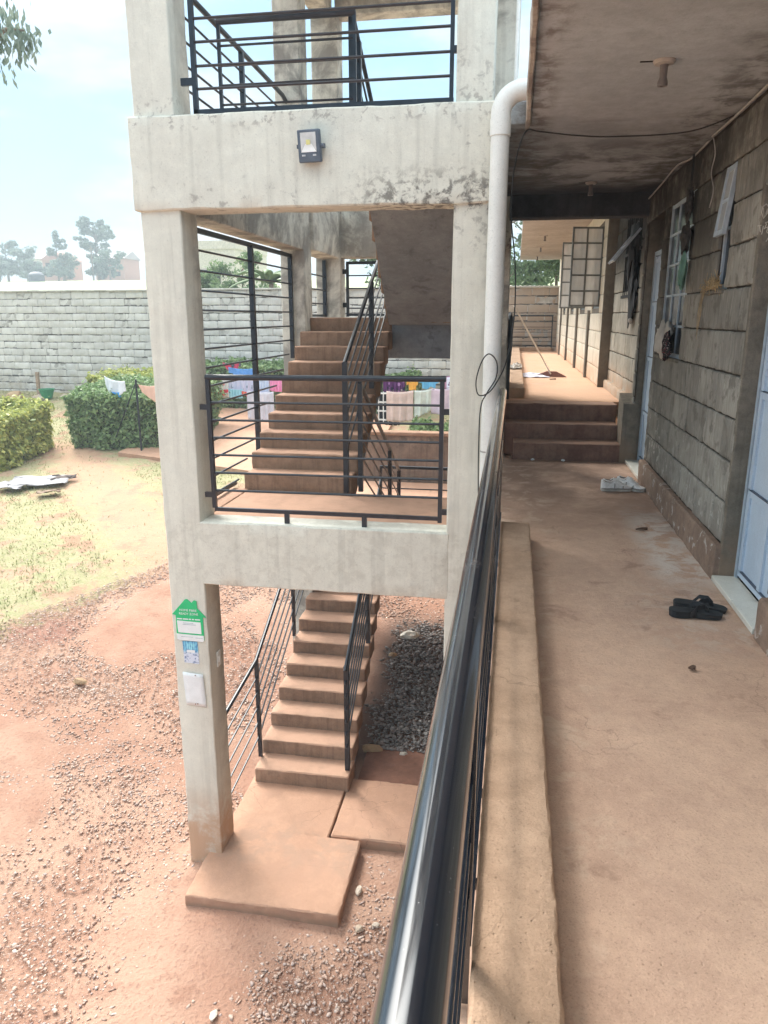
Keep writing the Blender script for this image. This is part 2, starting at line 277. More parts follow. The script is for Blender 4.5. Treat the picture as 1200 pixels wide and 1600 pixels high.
def ground_mat():
    m, t, b = new('soil_and_grass', 0.95, 0.1)
    g, x, y, z = pos(t); P = g.outputs['Position']
    n1 = noi(t, P, 0.9, 6, 0.6); n2 = noi(t, P, 4, 7, 0.65); n3 = noi(t, P, 32, 5, 0.6)
    soil = mix(t, rng_(t, n1, 0.35, 0.65), (0.36, 0.205, 0.145), (0.44, 0.28, 0.205))
    soil = mix(t, math_(t, 'MULTIPLY', rng_(t, n2, 0.50, 0.70), 0.55), soil, (0.28, 0.15, 0.105))
    soil = mix(t, math_(t, 'MULTIPLY', rng_(t, n3, 0.52, 0.70), 0.5), soil, (0.22, 0.13, 0.10))
    dx = math_(t, 'ADD', x, 6.4); dy = math_(t, 'ADD', y, -8.8)
    dk = rng_(t, math_(t, 'SQRT', math_(t, 'ADD', math_(t, 'MULTIPLY', dx, dx), math_(t, 'MULTIPLY', math_(t, 'MULTIPLY', dy, dy), 2.0))), 0.75, 0.25)
    soil = mix(t, math_(t, 'MULTIPLY', dk, 0.6), soil, (0.28, 0.14, 0.11))
    stair_shade = math_(t, 'MULTIPLY', rng_(t, x, -1.75, -1.4), math_(t, 'MULTIPLY', rng_(t, y, 6.6, 6.9), rng_(t, y, 10.2, 9.4)))
    soil = mix(t, math_(t, 'MULTIPLY', stair_shade, .85), soil, (0.13, 0.09, 0.075))  # shade under the flight painted into the soil colour
    e = math_(t, 'SUBTRACT', math_(t, 'ADD', y, -8.6), math_(t, 'MULTIPLY', math_(t, 'ADD', x, 7.05), 1.45))
    e = math_(t, 'ADD', e, math_(t, 'MULTIPLY', math_(t, 'SUBTRACT', n2, 0.5), 5.0))
    gm = rng_(t, e, -0.6, 0.9)
    gm = math_(t, 'MULTIPLY', gm, math_(t, 'SUBTRACT', 1.0, math_(t, 'MULTIPLY', rng_(t, noi(t, P, 1.6, 7, 0.7), 0.52, 0.60), rng_(t, y, 24, 20, 0, .75))))
    gr = mix(t, rng_(t, n2, 0.35, 0.62), (0.37, 0.33, 0.20), (0.29, 0.29, 0.155))
    gr = mix(t, rng_(t, noi(t, P, 18, 5, 0.7), 0.42, 0.68), gr, (0.40, 0.34, 0.22))
    gr = mix(t, math_(t, 'MULTIPLY', rng_(t, n3, 0.5, 0.66), 0.45), gr, (0.20, 0.22, 0.08))
    bare = math_(t, 'ADD', math_(t, 'MULTIPLY', math_(t, 'ABSOLUTE', math_(t, 'ADD', math_(t, 'ADD', x, 7.35), math_(t, 'MULTIPLY', math_(t, 'ADD', y, -13.1), 0.92))), -0.55), 1.0)
    bare = math_(t, 'ADD', bare, math_(t, 'MULTIPLY', math_(t, 'SUBTRACT', n2, 0.5), 2.4))
    bm = math_(t, 'MULTIPLY', rng_(t, bare, 0.25, 0.85), rng_(t, y, 18.5, 17.0))
    gr = mix(t, bm, gr, (0.44, 0.29, 0.195))
    field = rng_(t, y, 26, 32)
    gr = mix(t, field, gr, (0.42, 0.46, 0.28))
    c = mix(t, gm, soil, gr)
    lk(t, c, b.inputs['Base Color'])
    bump(t, b, math_(t, 'ADD', n2, math_(t, 'MULTIPLY', n3, 0.6)), 0.7, 0.03)
    return m
GROUND = ground_mat()

def island_mat(name, cols, rough=0.9, spec=0.15, trans=0.0, patch=None):
    m, t, b = new(name, rough, spec)
    g, x, y, z = pos(t)
    r = t.nodes.new('ShaderNodeValToRGB'); lk(t, g.outputs['Random Per Island'], r.inputs[0])
    r.color_ramp.interpolation = 'LINEAR'
    el_ = r.color_ramp.elements
    while len(el_) < len(cols): el_.new(0.5)
    for i, cc in enumerate(cols):
        el_[i].position = i / (len(cols) - 1); el_[i].color = tuple(cc) + (1,)
    c = r.outputs[0]
    if patch: c = mix(t, rng_(t, noi(t, g.outputs['Position'], patch[1], 4), 0.40, 0.62), c, patch[0], 'MULTIPLY')
    lk(t, c, b.inputs['Base Color'])
    if trans:
        b.inputs['Subsurface Weight'].default_value = 0.0
        tr = t.nodes.new('ShaderNodeBsdfTranslucent'); lk(t, c, tr.inputs[0])
        ms = t.nodes.new('ShaderNodeMixShader'); ms.inputs[0].default_value = trans
        lk(t, b.outputs[0], ms.inputs[1]); lk(t, tr.outputs[0], ms.inputs[2]); lk(t, ms.outputs[0], t.nodes['Material Output'].inputs[0])
    return m
STONE = island_mat('gravel_stone', [(0.36, 0.24, 0.19), (0.48, 0.33, 0.26), (0.54, 0.38, 0.30), (0.52, 0.40, 0.33), (0.40, 0.31, 0.28), (0.66, 0.53, 0.45)])
STONED = island_mat('grey_rubble', [(0.16, 0.15, 0.145), (0.30, 0.28, 0.27), (0.11, 0.105, 0.10), (0.36, 0.34, 0.32), (0.22, 0.17, 0.15)])  # grey stones, darkened further to carry the shade under the flight
PALEROCK = plaster('pale_rock', (0.62, 0.54, 0.45), (0.46, 0.36, 0.27), pits=False)
TANROCK = plaster('tan_rock', (0.48, 0.34, 0.20), (0.36, 0.24, 0.15), pits=False)
WHITEROCK = plaster('white_rock', (0.72, 0.68, 0.60), (0.60, 0.55, 0.46), pits=False)
LEAFA = island_mat('hedge_leaf', [(0.12, 0.20, 0.08), (0.24, 0.36, 0.15), (0.10, 0.17, 0.07), (0.36, 0.46, 0.22), (0.18, 0.29, 0.12), (0.30, 0.42, 0.18)], 0.55, 0.4, 0.3)
LEAFY = island_mat('yellow_hedge_leaf', [(0.30, 0.34, 0.10), (0.46, 0.50, 0.14), (0.20, 0.26, 0.09), (0.62, 0.60, 0.20), (0.40, 0.44, 0.14)], 0.55, 0.4, 0.3)
LEAFT = island_mat('tree_leaf', [(0.12, 0.19, 0.09), (0.22, 0.31, 0.14), (0.09, 0.15, 0.07), (0.32, 0.40, 0.22)], 0.6, 0.3, 0.3)
LEAFE = island_mat('blue_green_leaf', [(0.18, 0.24, 0.19), (0.26, 0.32, 0.26), (0.13, 0.19, 0.15), (0.33, 0.39, 0.31)], 0.6, 0.3, 0.25)
GRASSM = island_mat('grass_blade', [(0.22, 0.26, 0.10), (0.34, 0.32, 0.16), (0.17, 0.22, 0.08), (0.42, 0.38, 0.22)], 0.8, 0.2, 0.2)
BARK = flat('bark', (0.22, 0.17, 0.13), 0.9, var=0.3)
STRAW = flat('dry_straw', (0.42, 0.31, 0.17), 0.8, var=0.3)

# ------------------------------------------------------------------ mesh helpers
def tag(o, label=None, cat=None, group=None, kind=None):
    if label: o['label'] = label
    if cat: o['category'] = cat
    if group: o['group'] = group
    if kind: o['kind'] = kind
    return o
def empty(name, loc, label, cat, group=None):
    o = bpy.data.objects.new(name, None); COL.objects.link(o); o.location = loc; o.empty_display_size = 0.1
    return tag(o, label, cat, group)
def finish(o, parent):
    COL.objects.link(o)
    if parent is not None:
        o.parent = parent
        # mesh is written in world coordinates; roots only carry a location / nested parts sit at the root's frame
        r = parent
        while r.parent is not None: r = r.parent
        if parent is r: o.location = -Vector(r.location)
        else: o.location = (0, 0, 0)
    return o
class MB:
    def __init__(s): s.v = []; s.f = []; s.m = []; s.k = 0
    def mat(s, k): s.k = k; return s
    def add(s, vs, fs):
        b = len(s.v); s.v.extend([tuple(p) for p in vs]); s.f.extend([tuple(i + b for i in f) for f in fs]); s.m.extend([s.k] * len(fs)); return s
    def box(s, x0, x1, y0, y1, z0, z1):
        return s.add([(x, y, z) for x in (x0, x1) for y in (y0, y1) for z in (z0, z1)],
                     [(0, 1, 3, 2), (4, 6, 7, 5), (0, 4, 5, 1), (2, 3, 7, 6), (0, 2, 6, 4), (1, 5, 7, 3)])
    def rbox(s, x0, x1, y0, y1, z0, z1, step=0.10, r=0.006, amp=0.0025, fr=6.0, seed=0.0):
        L = [x1 - x0, y1 - y0, z1 - z0]
        ax = []
        for l in L:
            rr = min(r, l * 0.2); n = max(1, int(round((l - 2 * rr) / step)))
            ax.append([0.0] + [rr + (l - 2 * rr) * i / n for i in range(n + 1)] + [l])
        N = [len(a) - 1 for a in ax]; idx = {}; vs = []
        def vid(i, j, k):
            key = (i, j, k)
            if key in idx: return idx[key]
            p = [ax[0][i], ax[1][j], ax[2][k]]
            ext = [(i in (0, N[0])), (j in (0, N[1])), (k in (0, N[2]))]
            if sum(ext) >= 2:
                for a in range(3):
                    if ext[a]:
                        q = (i, j, k)[a]
                        p[a] += (1 if q == 0 else -1) * min(r, L[a] * 0.2) * (0.42 if sum(ext) == 2 else 0.6)
            w_ = Vector((x0 + p[0], y0 + p[1], z0 + p[2]))
            o = noise.noise_vector(w_ * fr + Vector((seed, seed * 1.7, 0))) * amp + noise.noise_vector(w_ * fr * 4.1 + Vector((seed, 3, 1))) * amp * 0.45
            if sum(ext) >= 2: o = o * 1.8
            w_ += o
            idx[key] = len(vs); vs.append(w_); return idx[key]
        fs = []
        for j in range(N[1]):
            for k in range(N[2]):
                fs.append((vid(0, j, k), vid(0, j, k + 1), vid(0, j + 1, k + 1), vid(0, j + 1, k)))
                fs.append((vid(N[0], j, k), vid(N[0], j + 1, k), vid(N[0], j + 1, k + 1), vid(N[0], j, k + 1)))
        for i in range(N[0]):
            for k in range(N[2]):
                fs.append((vid(i, 0, k), vid(i + 1, 0, k), vid(i + 1, 0, k + 1), vid(i, 0, k + 1)))
                fs.append((vid(i, N[1], k), vid(i, N[1], k + 1), vid(i + 1, N[1], k + 1), vid(i + 1, N[1], k)))
        for i in range(N[0]):
            for j in range(N[1]):
                fs.append((vid(i, j, 0), vid(i, j + 1, 0), vid(i + 1, j + 1, 0), vid(i + 1, j, 0)))
                fs.append((vid(i, j, N[2]), vid(i + 1, j, N[2]), vid(i + 1, j + 1, N[2]), vid(i, j + 1, N[2])))
        return s.add(vs, fs)
    def prism(s, poly, axis, a, b):
        """poly: 2D outline (counter-clockwise) in the plane normal to axis"""
        n = len(poly)
        def P(u, v, w_): return {'x': (w_, u, v), 'y': (u, w_, v), 'z': (u, v, w_)}[axis]
        vs = [P(u, v, a) for u, v in poly] + [P(u, v, b) for u, v in poly]
        fs = [tuple(range(n)), tuple(range(2 * n - 1, n - 1, -1))] + [(i, i + n, (i + 1) % n + n, (i + 1) % n) for i in range(n)]
        return s.add(vs, fs)
    def tube(s, path, r, n=8, flat_=None):
        path = [Vector(p) for p in path]; rings = []
        prev = None
        for i, p in enumerate(path):
            d = (path[min(i + 1, len(path) - 1)] - path[max(i - 1, 0)]).normalized()
            ref = prev if prev is not None else (Vector((0, 0, 1)) if abs(d.z) < 0.95 else Vector((1, 0, 0)))
            u = (ref - d * ref.dot(d)).normalized(); prev = u; v_ = d.cross(u)
            rr = r[i] if isinstance(r, (list, tuple)) else r
            rings.append([p + u * math.cos(2 * math.pi * (k + .5) / n) * rr + v_ * math.sin(2 * math.pi * (k + .5) / n) * rr for k in range(n)])
        vs = [q for ring in rings for q in ring]; fs = []
        for i in range(len(path) - 1):
            for k in range(n):
                fs.append((i * n + k, i * n + (k + 1) % n, (i + 1) * n + (k + 1) % n, (i + 1) * n + k))
        fs.append(tuple(range(n - 1, -1, -1))); fs.append(tuple(range((len(path) - 1) * n, len(path) * n)))
        return s.add(vs, fs)
    def bar(s, p, q, w_=0.03, h=0.03):
        """square bar from p to q"""
        return s.tube([p, q], max(w_, h) * 0.7071, 4)
    def lathe(s, prof, c, n=20, axis=Vector((0, 0, 1))):
        c = Vector(c); M = axis.to_track_quat('Z', 'Y').to_matrix(); vs = []; fs = []
        for r_, z_ in prof:
            for k in range(n): vs.append(c + M @ Vector((r_ * math.cos(2 * math.pi * k / n), r_ * math.sin(2 * math.pi * k / n), z_)))
        for i in range(len(prof) - 1):
            for k in range(n): fs.append((i * n + k, i * n + (k + 1) % n, (i + 1) * n + (k + 1) % n, (i + 1) * n + k))
        fs.append(tuple(range(n - 1, -1, -1))); fs.append(tuple(range((len(prof) - 1) * n, len(prof) * n)))
        return s.add(vs, fs)
    def rock(s, c, r, sq=(1, 1, 0.7), seed=0, sub=2):
        import bmesh
        bm = bmesh.new(); bmesh.ops.create_icosphere(bm, subdivisions=sub, radius=1.0)
        vs = []
        for v_ in bm.verts:
            d = v_.co.normalized(); k = 1 + 0.45 * noise.noise(d * 1.7 + Vector((seed * 3.1, seed, 0)))
            vs.append((c[0] + d.x * r * k * sq[0], c[1] + d.y * r * k * sq[1], c[2] + d.z * r * k * sq[2]))
        fs = [tuple(v_.index for v_ in f.verts) for f in bm.faces]; bm.free()
        return s.add(vs, fs)
    def build(s, name, mats, parent=None, smooth=True, ang=32):
        me = bpy.data.meshes.new(name); me.from_pydata(s.v, [], s.f)
        for m_ in (mats if isinstance(mats, (list, tuple)) else [mats]): me.materials.append(m_)
        if any(s.m): me.polygons.foreach_set('material_index', s.m)
        me.update()
        import bmesh
        bm = bmesh.new(); bm.from_mesh(me); bmesh.ops.recalc_face_normals(bm, faces=bm.faces); bm.to_mesh(me); bm.free()
        if smooth:
            me.shade_smooth(); me.set_sharp_from_angle(angle=R(ang))
        return finish(bpy.data.objects.new(name, me), parent)
def fast(name, V, F, mat_, parent=None):
    """V (N,3), F (M,k) numpy -> object"""
    me = bpy.data.meshes.new(name); k = F.shape[1]
    me.vertices.add(len(V)); me.vertices.foreach_set('co', V.astype(np.float32).ravel())
    me.loops.add(F.size); me.loops.foreach_set('vertex_index', F.astype(np.int32).ravel())
    me.polygons.add(len(F)); me.polygons.foreach_set('loop_start', np.arange(0, F.size, k, dtype=np.int32))
    me.update(calc_edges=True); me.validate()
    me.materials.append(mat_)
    return finish(bpy.data.objects.new(name, me), parent)
def leaves(name, P, size, mat_, parent=None, asp=0.5, up=0.3, Nrm=None, jit=0.35):
    n = len(P); d = rng.normal(size=(n, 3))
    if Nrm is not None: d = d * 0.8 + Nrm * 0.9
    d[:, 2] += up; d /= np.linalg.norm(d, axis=1)[:, None]
    a = rng.normal(size=(n, 3)); a -= d * (a * d).sum(1)[:, None]; a /= np.linalg.norm(a, axis=1)[:, None]
    b_ = np.cross(d, a); s_ = (size * (1 + jit * rng.normal(size=n)).clip(0.4, 2))[:, None]
    V = np.stack([P - a * s_, P + b_ * s_ * asp + d * s_ * .12, P + a * s_, P - b_ * s_ * asp + d * s_ * .12], 1).reshape(-1, 3)
    return fast(name, V, np.arange(4 * n).reshape(-1, 4), mat_, parent)

# ------------------------------------------------------------------ ground
def make_ground():
    xs = np.concatenate([np.linspace(-220, -40, 12), np.linspace(-36, -14, 14), np.linspace(-12.8, 2, 100), np.linspace(4, 40, 12), np.linspace(50, 100, 4)])
    ys = np.concatenate([np.linspace(-40, 0, 8), np.linspace(1.5, 14, 100), np.linspace(14.3, 26, 34), np.linspace(28, 60, 14), np.linspace(65, 175, 22), np.linspace(190, 260, 5)])
    X, Y = np.meshgrid(xs, ys); Z = gz(X, Y)
    nzv = np.array([noise.noise(Vector((x * 0.7, y * 0.7, 0))) * 0.05 + noise.noise(Vector((x * 2.6, y * 2.6, 3))) * 0.018 for x, y in zip(X.ravel(), Y.ravel())]).reshape(X.shape)
    far = np.clip((Y - 40) / 80, 0, 1) * np.array([noise.noise(Vector((x * 0.02, y * 0.02, 7))) for x, y in zip(X.ravel(), Y.ravel())]).reshape(X.shape) * 0.5
    Z = Z + nzv - 0.02 + far
    V = np.stack([X, Y, Z], -1).reshape(-1, 3); ny, nx = X.shape
    i = np.arange(ny - 1)[:, None] * nx + np.arange(nx - 1)[None]; F = np.stack([i, i + 1, i + nx + 1, i + nx], -1).reshape(-1, 4)
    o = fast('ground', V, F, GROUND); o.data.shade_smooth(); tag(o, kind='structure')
make_ground()

def stones(name, n, area, smin, smax, mat_, dens, flatz=0.45, zoff=0.0, label=None):
    P = []
    while len(P) < n:
        x = area[0] + (area[1] - area[0]) * rng.random(4000); y = area[2] + (area[3] - area[2]) * rng.random(4000)
        k = rng.random(4000)
        P += [(a, b) for a, b, c in zip(x, y, k) if c < dens(a, b)]
    P = np.array(P[:n]); c = np.column_stack([P, gz(P[:, 0], P[:, 1]) - 0.02 + zoff])
    base = np.array([(1, 0, 0), (-1, 0, 0), (0, 1, 0), (0, -1, 0), (0, 0, 1), (0, 0, -1), (.62, .62, .5), (-.62, .6, .5), (.6, -.64, .5), (-.6, -.62, .5)], float)
    tri = np.array([(0, 6, 4), (6, 2, 4), (2, 7, 4), (7, 1, 4), (1, 9, 4), (9, 3, 4), (3, 8, 4), (8, 0, 4), (0, 2, 6), (2, 1, 7), (1, 3, 9), (3, 0, 8), (0, 5, 2), (2, 5, 1), (1, 5, 3), (3, 5, 0)])
    s_ = smin + (smax - smin) * rng.random(n) ** 3.6
    V = base[None] * (1 + 0.28 * rng.normal(size=(n, 10, 1))).clip(0.5, 1.6) * np.stack([s_ * (0.8 + 0.6 * rng.random(n)), s_ * 0.8, s_ * flatz * (0.7 + .5 * rng.random(n))], 1)[:, None]
    a = rng.random(n) * 6.283; tl = rng.normal(size=n) * 0.35
    y2 = V[..., 1] * np.cos(tl)[:, None] - V[..., 2] * np.sin(tl)[:, None]; z2 = V[..., 1] * np.sin(tl)[:, None] + V[..., 2] * np.cos(tl)[:, None]
    x3 = V[..., 0] * np.cos(a)[:, None] - y2 * np.sin(a)[:, None]; y3 = V[..., 0] * np.sin(a)[:, None] + y2 * np.cos(a)[:, None]
    V = np.stack([x3, y3, z2], -1) + c[:, None]; V[..., 2] += (s_ * 0.25)[:, None]
    F = (tri[None] + (np.arange(n) * 10)[:, None, None]).reshape(-1, 3)
    o = fast(name, V.reshape(-1, 3), F, mat_); tag(o, label, 'gravel', kind='stuff'); return o
def dens_main(x, y):
    if -2.5 < x < -1.08 and 4.5 < y < 5.6: return 0
    if -2.4 < x < -0.2 and 5.4 < y < 9: return 0
    edge = (y - 8.6) - (x + 7.05) * 1.45
    if x < -2.6 and edge > 0.4: return 0.03
    v = noise.noise(Vector((x * 0.9, y * 0.9, 5))) * 0.75 + noise.noise(Vector((x * 3, y * 3, 1))) * 0.45
    k = 0.80 + v
    if y < 4.6 and x < -1.6: k -= 0.30 + 0.12 * (4.6 - y)
    if x > -1.6 and y < 4.4: k += 0.1
    return max(0.04, min(1, k))
stones('gravel', 110000, (-8.6, -0.6, 2.4, 12.6), 0.004, 0.020, STONE, dens_main, label='reddish gravel scattered over the bare yard')
stones('grey_rubble', 6500, (-1.62, -0.25, 6.95, 9.7), 0.010, 0.032, STONED, lambda x, y: max(0, min(1, (x + 1.5) * 4 - .1 + noise.noise(Vector((x * 4, y * 4, 2))))) * min(1, (9.9 - y) * 1.6 + noise.noise(Vector((x * 3, y * 3, 7)))), zoff=0.03, label='dark grey rubble heaped under the stair flight')
def tuft_pts(n, fn, x0, x1, y0, y1):
    out = []
    while len(out) < n:
        x = x0 + (x1 - x0) * random.random(); y = y0 + (y1 - y0) * random.random()
        if random.random() < fn(x, y): out.append((x, y))
    return np.array(out)
def grassfn(x, y):
    edge = (y - 8.6) - (x + 7.05) * 1.45 + noise.noise(Vector((x, y, 2))) * 2.5
    if edge < 0.3 or x > -3: return 0
    bare = abs((x + 7.35) + (y - 13.1) * 0.92)
    if bare < 1.1 and y < 17: return 0.05
    if -9.6 < x and y > 16.2: return 0
    return 0.25 + 0.75 * max(0, noise.noise(Vector((x * 1.3, y * 1.3, 9))) + 0.3)
gp = tuft_pts(34000, grassfn, -19, -4, 8.5, 23.5)
gb = np.column_stack([gp, gz(gp[:, 0], gp[:, 1]) - 0.02])
hh = 0.02 + 0.035 * rng.random(len(gb)); an = rng.random(len(gb)) * 6.28; wd = 0.010
d1 = np.column_stack([np.cos(an), np.sin(an), np.zeros(len(gb))]) * wd
top = gb + np.column_stack([rng.normal(size=len(gb)) * 0.02, rng.normal(size=len(gb)) * 0.02, hh])
tag(fast('grass', np.stack([gb - d1, gb + d1, top], 1).reshape(-1, 3), np.arange(3 * len(gb)).reshape(-1, 3), GRASSM), 'short worn grass on the yard slope', 'grass', kind='stuff')

# concrete aprons on the ground
def apron(name, poly, up, th, m_=PAD):
    b = MB(); n = len(poly)
    t_ = [(x, y, float(gz(x, y)) + up) for x, y in poly]; u = [(x, y, z - th) for x, y, z in t_]
    b.add(t_ + u, [tuple(range(n)), tuple(range(2 * n - 1, n - 1, -1))] + [(i, i + n, (i + 1) % n + n, (i + 1) % n) for i in range(n)])
    return tag(b.build(name, m_, smooth=False), kind='structure')
apron('yard_pavement', [(-9.5, 16.7), (-8.2, 16.35), (-5.6, 15.62), (-3.2, 15.9), (-3.2, 21.4), (-9.0, 21.9)], 0.07, 0.25)
apron('path', [(-4.6, 12.6), (-0.3, 12.6), (-0.3, 15.28), (-4.6, 15.28)], 0.07, 0.25)
b = MB(); b.rbox(-2.40, -1.14, 4.60, 5.46, -3.12, -2.95, 0.04, 0.012, 0.005, fr=14)
b.rbox(-2.38, -1.435, 5.44, 6.30, -3.12, -2.953, 0.09, 0.01, 0.004)
tag(b.build('pavement', PAD), kind='structure')
b = MB(); b.rbox(-1.42, -0.25, 5.50, 6.36, -3.12, -2.962, 0.05, 0.012, 0.005, fr=12)
tag(b.build('pavement_side', PAD), kind='structure')
b = MB(); b.rbox(-1.36, -0.2, 6.37, 6.98, -3.10, -2.985, 0.1, 0.01, 0.006)
tag(b.build('earth_floor', plaster('dark_red_earth', (0.26, 0.13, 0.09), (0.20, 0.10, 0.07))), kind='structure')  # floor strip darker and redder than the open soil

# rocks
for (x, y, r_, m_, lab, sq) in [
    (-1.31, 6.93, 0.085, TANROCK, 'tan block of stone at the foot of the rubble under the stairs', (1.3, .7, .6)),
    (-0.97, 6.90, 0.045, WHITEROCK, 'small whitish chip at the edge of the dark earth floor', (1, .8, .6)),
    (-1.22, 9.25, 0.10, WHITEROCK, 'white rock beside the dark hollow behind the stairs', (1.2, .8, .7)),
    (-1.38, 8.75, 0.06, TANROCK, 'small peach rock just below the white rock on the rubble', (1, .8, .8)),
    (-1.06, 4.98, 0.042, PALEROCK, 'pale shard beside the front corner of the entrance pad', (.6, 1.4, .5)),
    (-0.98, 4.60, 0.036, PALEROCK, 'pale stone lying off the right edge of the entrance pad', (.8, 1.1, .5)),
    (-0.86, 4.66, 0.030, PALEROCK, 'smaller pale stone right of the other one by the pad', (1.1, .8, .5)),
    (-1.80, 3.72, 0.032, WHITEROCK, 'flat white chip on bare soil in front of the entrance pad', (.8, 1.3, .4)),
    (-2.10, 3.20, 0.038, WHITEROCK, 'triangular pale chip in the bare soil nearest the camera', (.7, 1.1, .4)),
    (-5.15, 7.65, 0.07, TANROCK, 'orange stone on gravel below the dark soil patch', (1.3, .8, .6)),
    (-16.2, 22.3, 0.24, TANROCK, 'orange boulder at the foot of the perimeter wall', (1.3, .8, .8)),
    (-15.3, 22.3, 0.18, PALEROCK, 'grey boulder right of the orange one below the wall', (1.6, .8, .6)),
    (-14.4, 22.5, 0.17, PALEROCK, 'low grey rock right of the green basin', (1.7, .8, .5)),
    (-17.2, 22.4, 0.20, PALEROCK, 'grey rock left of the orange boulder by the wall', (1.6, .8, .6))]:
    z = float(gz(x, y)) + r_ * 0.2
    tag(MB().rock((x, y, z), r_, sq, seed=x * 7 + y).build('rock', m_, smooth=False), lab, 'rock', 'loose rocks in the yard')

# ------------------------------------------------------------------ stair tower
T = empty('stair_tower', (-1.4, 5.1, -3.05), 'open concrete stair tower with square columns, beams and black railings', 'stair tower')
def part(name, fn, m_=TOW, par=None, **kw):
    b = MB(); fn(b); return b.build(name, m_, par if par is not None else T, **kw)
for (x0, x1, y0, y1, z0) in [(-2.57, -2.28, 5.10, 5.385, -3.12), (-.42, -.19, 5.10, 5.36, -3.12), (-2.57, -2.30, 8.27, 8.58, -3.0),
                             (-2.57, -2.25, 9.80, 10.1, -2.9), (-.36, -.075, 8.36, 8.62, -3.0), (-.42, -.15, 9.80, 10.1, -2.9)]:
    part('column', lambda b: b.rbox(x0, x1, y0, y1, z0, 5.0, 0.11, 0.008, 0.004))
part('beam', lambda b: b.rbox(-2.605, -.17, 5.072, 5.35, 2.20, 2.785, 0.07, 0.010, 0.007))           # upper front
part('beam', lambda b: b.rbox(-2.30, -.40, 5.097, 5.34, -0.50, 0.0, 0.09, 0.008, 0.004))              # lower front
part('beam', lambda b: (b.rbox(-2.553, -2.305, 5.33, 8.30, 2.205, 2.76, 0.12, 0.008, 0.004)))
part('beam', lambda b: (b.rbox(-2.553, -2.255, 8.55, 9.83, 2.225, 2.77, 0.12, 0.008, 0.004)))
part('beam', lambda b: b.rbox(-2.28, -.40, 9.84, 10.08, 2.235, 2.80, 0.12, 0.008, 0.004))
part('beam', lambda b: b.rbox(-2.552, -2.306, 5.36, 6.27, -0.40, -0.003, 0.12, 0.008, 0.004), STEP)
part('beam', lambda b: b.rbox(-.38, -.155, 5.33, 8.4, 2.21, 2.75, 0.14, 0.008, 0.004))
for (x0, x1, y0, y1) in [(-2.6, -.17, 5.08, 5.35), (-2.55, -2.31, 5.36, 9.82), (-.39, -.16, 5.36, 9.82), (-2.28, -.40, 9.83, 10.07)]:
    part('roof_beam', lambda b: b.rbox(x0, x1, y0, y1, 4.98, 5.36, 0.2, 0.008, 0.004))
part('roof_slab', lambda b: b.box(-2.9, 0.05, 4.8, 10.4, 5.365, 5.50))
part('landing', lambda b: b.rbox(-2.41, -.078, 5.30, 6.245, -0.165, -0.012, 0.12, 0.006, 0.003), STEP)
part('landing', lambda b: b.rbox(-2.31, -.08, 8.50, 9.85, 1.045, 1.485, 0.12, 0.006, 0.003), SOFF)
part('top_riser', lambda b: b.rbox(-2.30, -1.36, 8.462, 8.503, 1.30, 1.492, 0.08, 0.01, 0.004), STEP)
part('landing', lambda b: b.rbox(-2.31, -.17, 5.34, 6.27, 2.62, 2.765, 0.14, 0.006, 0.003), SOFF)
part('landing', lambda b: b.rbox(-2.31, -.17, 8.62, 9.95, -1.63, -1.475, 0.14, 0.006, 0.003), STEP)

def flight(name, xl, xr, y0, tread, z0, rise, n, waist=0.13, rev=False, xr2=None, m_=STEP, xl2=None):
    """n risers going up from (y0,z0); the last riser meets the landing"""
    b = MB(); sg = -1 if rev else 1
    xr2 = xr if xr2 is None else xr2; xl2 = xl if xl2 is None else xl2
    tot = (n - 1) * tread
    for k in range(n - 1):
        ya = y0 + sg * k * tread; yb = y0 + sg * (k + 1) * tread + sg * 0.03
        f0 = k / (n - 1)
        L, Rr = xl + (xl2 - xl) * f0, xr + (xr2 - xr) * f0
        zt = z0 + (k + 1) * rise
        jl, jr = random.uniform(-.008, .008), random.uniform(-.008, .008)
        b.rbox(L + jl, Rr + jr, min(ya, yb), max(ya, yb), zt - rise - 0.045, zt, 0.07, 0.012, 0.004, 13.0, seed=k)
    # waist slab
    dz = rise / tread
    pts = [(y0 + sg * 0.02, z0 - rise * 0.35), (y0 + sg * (tot + .02), z0 + (n - 1) * rise - rise * 0.35),
           (y0 + sg * (tot + .02), z0 + (n - 1) * rise - waist - .05), (y0 + sg * (tread * .9), z0 - 0.07), (y0 + sg * 0.02, z0 - 0.07)]
    if rev: pts = pts[::-1]
    m = len(pts)
    vs = []
    for e, (xx, xx2) in enumerate([(xl + .012, xl2 + .012), (xr - .012, xr2 - .012)]):
        for (yy, zz) in pts:
            f0 = min(1, max(0, abs(yy - y0) / tot)); vs.append((xx + (xx2 - xx) * f0, yy, zz))
    b.mat(1).add(vs, [tuple(range(m)), tuple(range(2 * m - 1, m - 1, -1))] + [(i, i + m, (i + 1) % m + m, (i + 1) % m) for i in range(m)])
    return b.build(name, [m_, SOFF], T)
flight('flight', -2.345, -1.39, 6.13, 0.277, -2.95, 0.148, 10, xr2=-1.50)             # ground -> lower far landing
flight('flight', -1.30, -.45, 8.62, -0.262 * -1, -1.475, 0.1465, 10, rev=True, xl2=-1.24)          # far landing -> first floor landing
flight('flight', -2.35, -1.355, 6.24, 0.2445, -0.012, 0.1505, 10)                           # first floor -> upper far landing
flight('flight', -1.385, -.43, 8.50, 0.247, 1.485, 0.144, 9, rev=True, xl2=-1.255, waist=0.16)

def rail_part(label, frame_fn, bars, par=T, m_=BLACK, br=0.0092, sq=False):
    b = MB(); frame_fn(b); o = b.build('railing', m_, par)
    if label: o['label'] = label
    for (p, q) in bars:
        c = MB()
        c.tube([p, q], br, 6)
        c.build('bar', m_, o)
    return o
def brackets(b, pts, dx=0.03):
    for x, y, z, sx, sy, sz in pts: b.box(x - sx, x + sx, y - sy, y + sy, z - sz, z + sz)
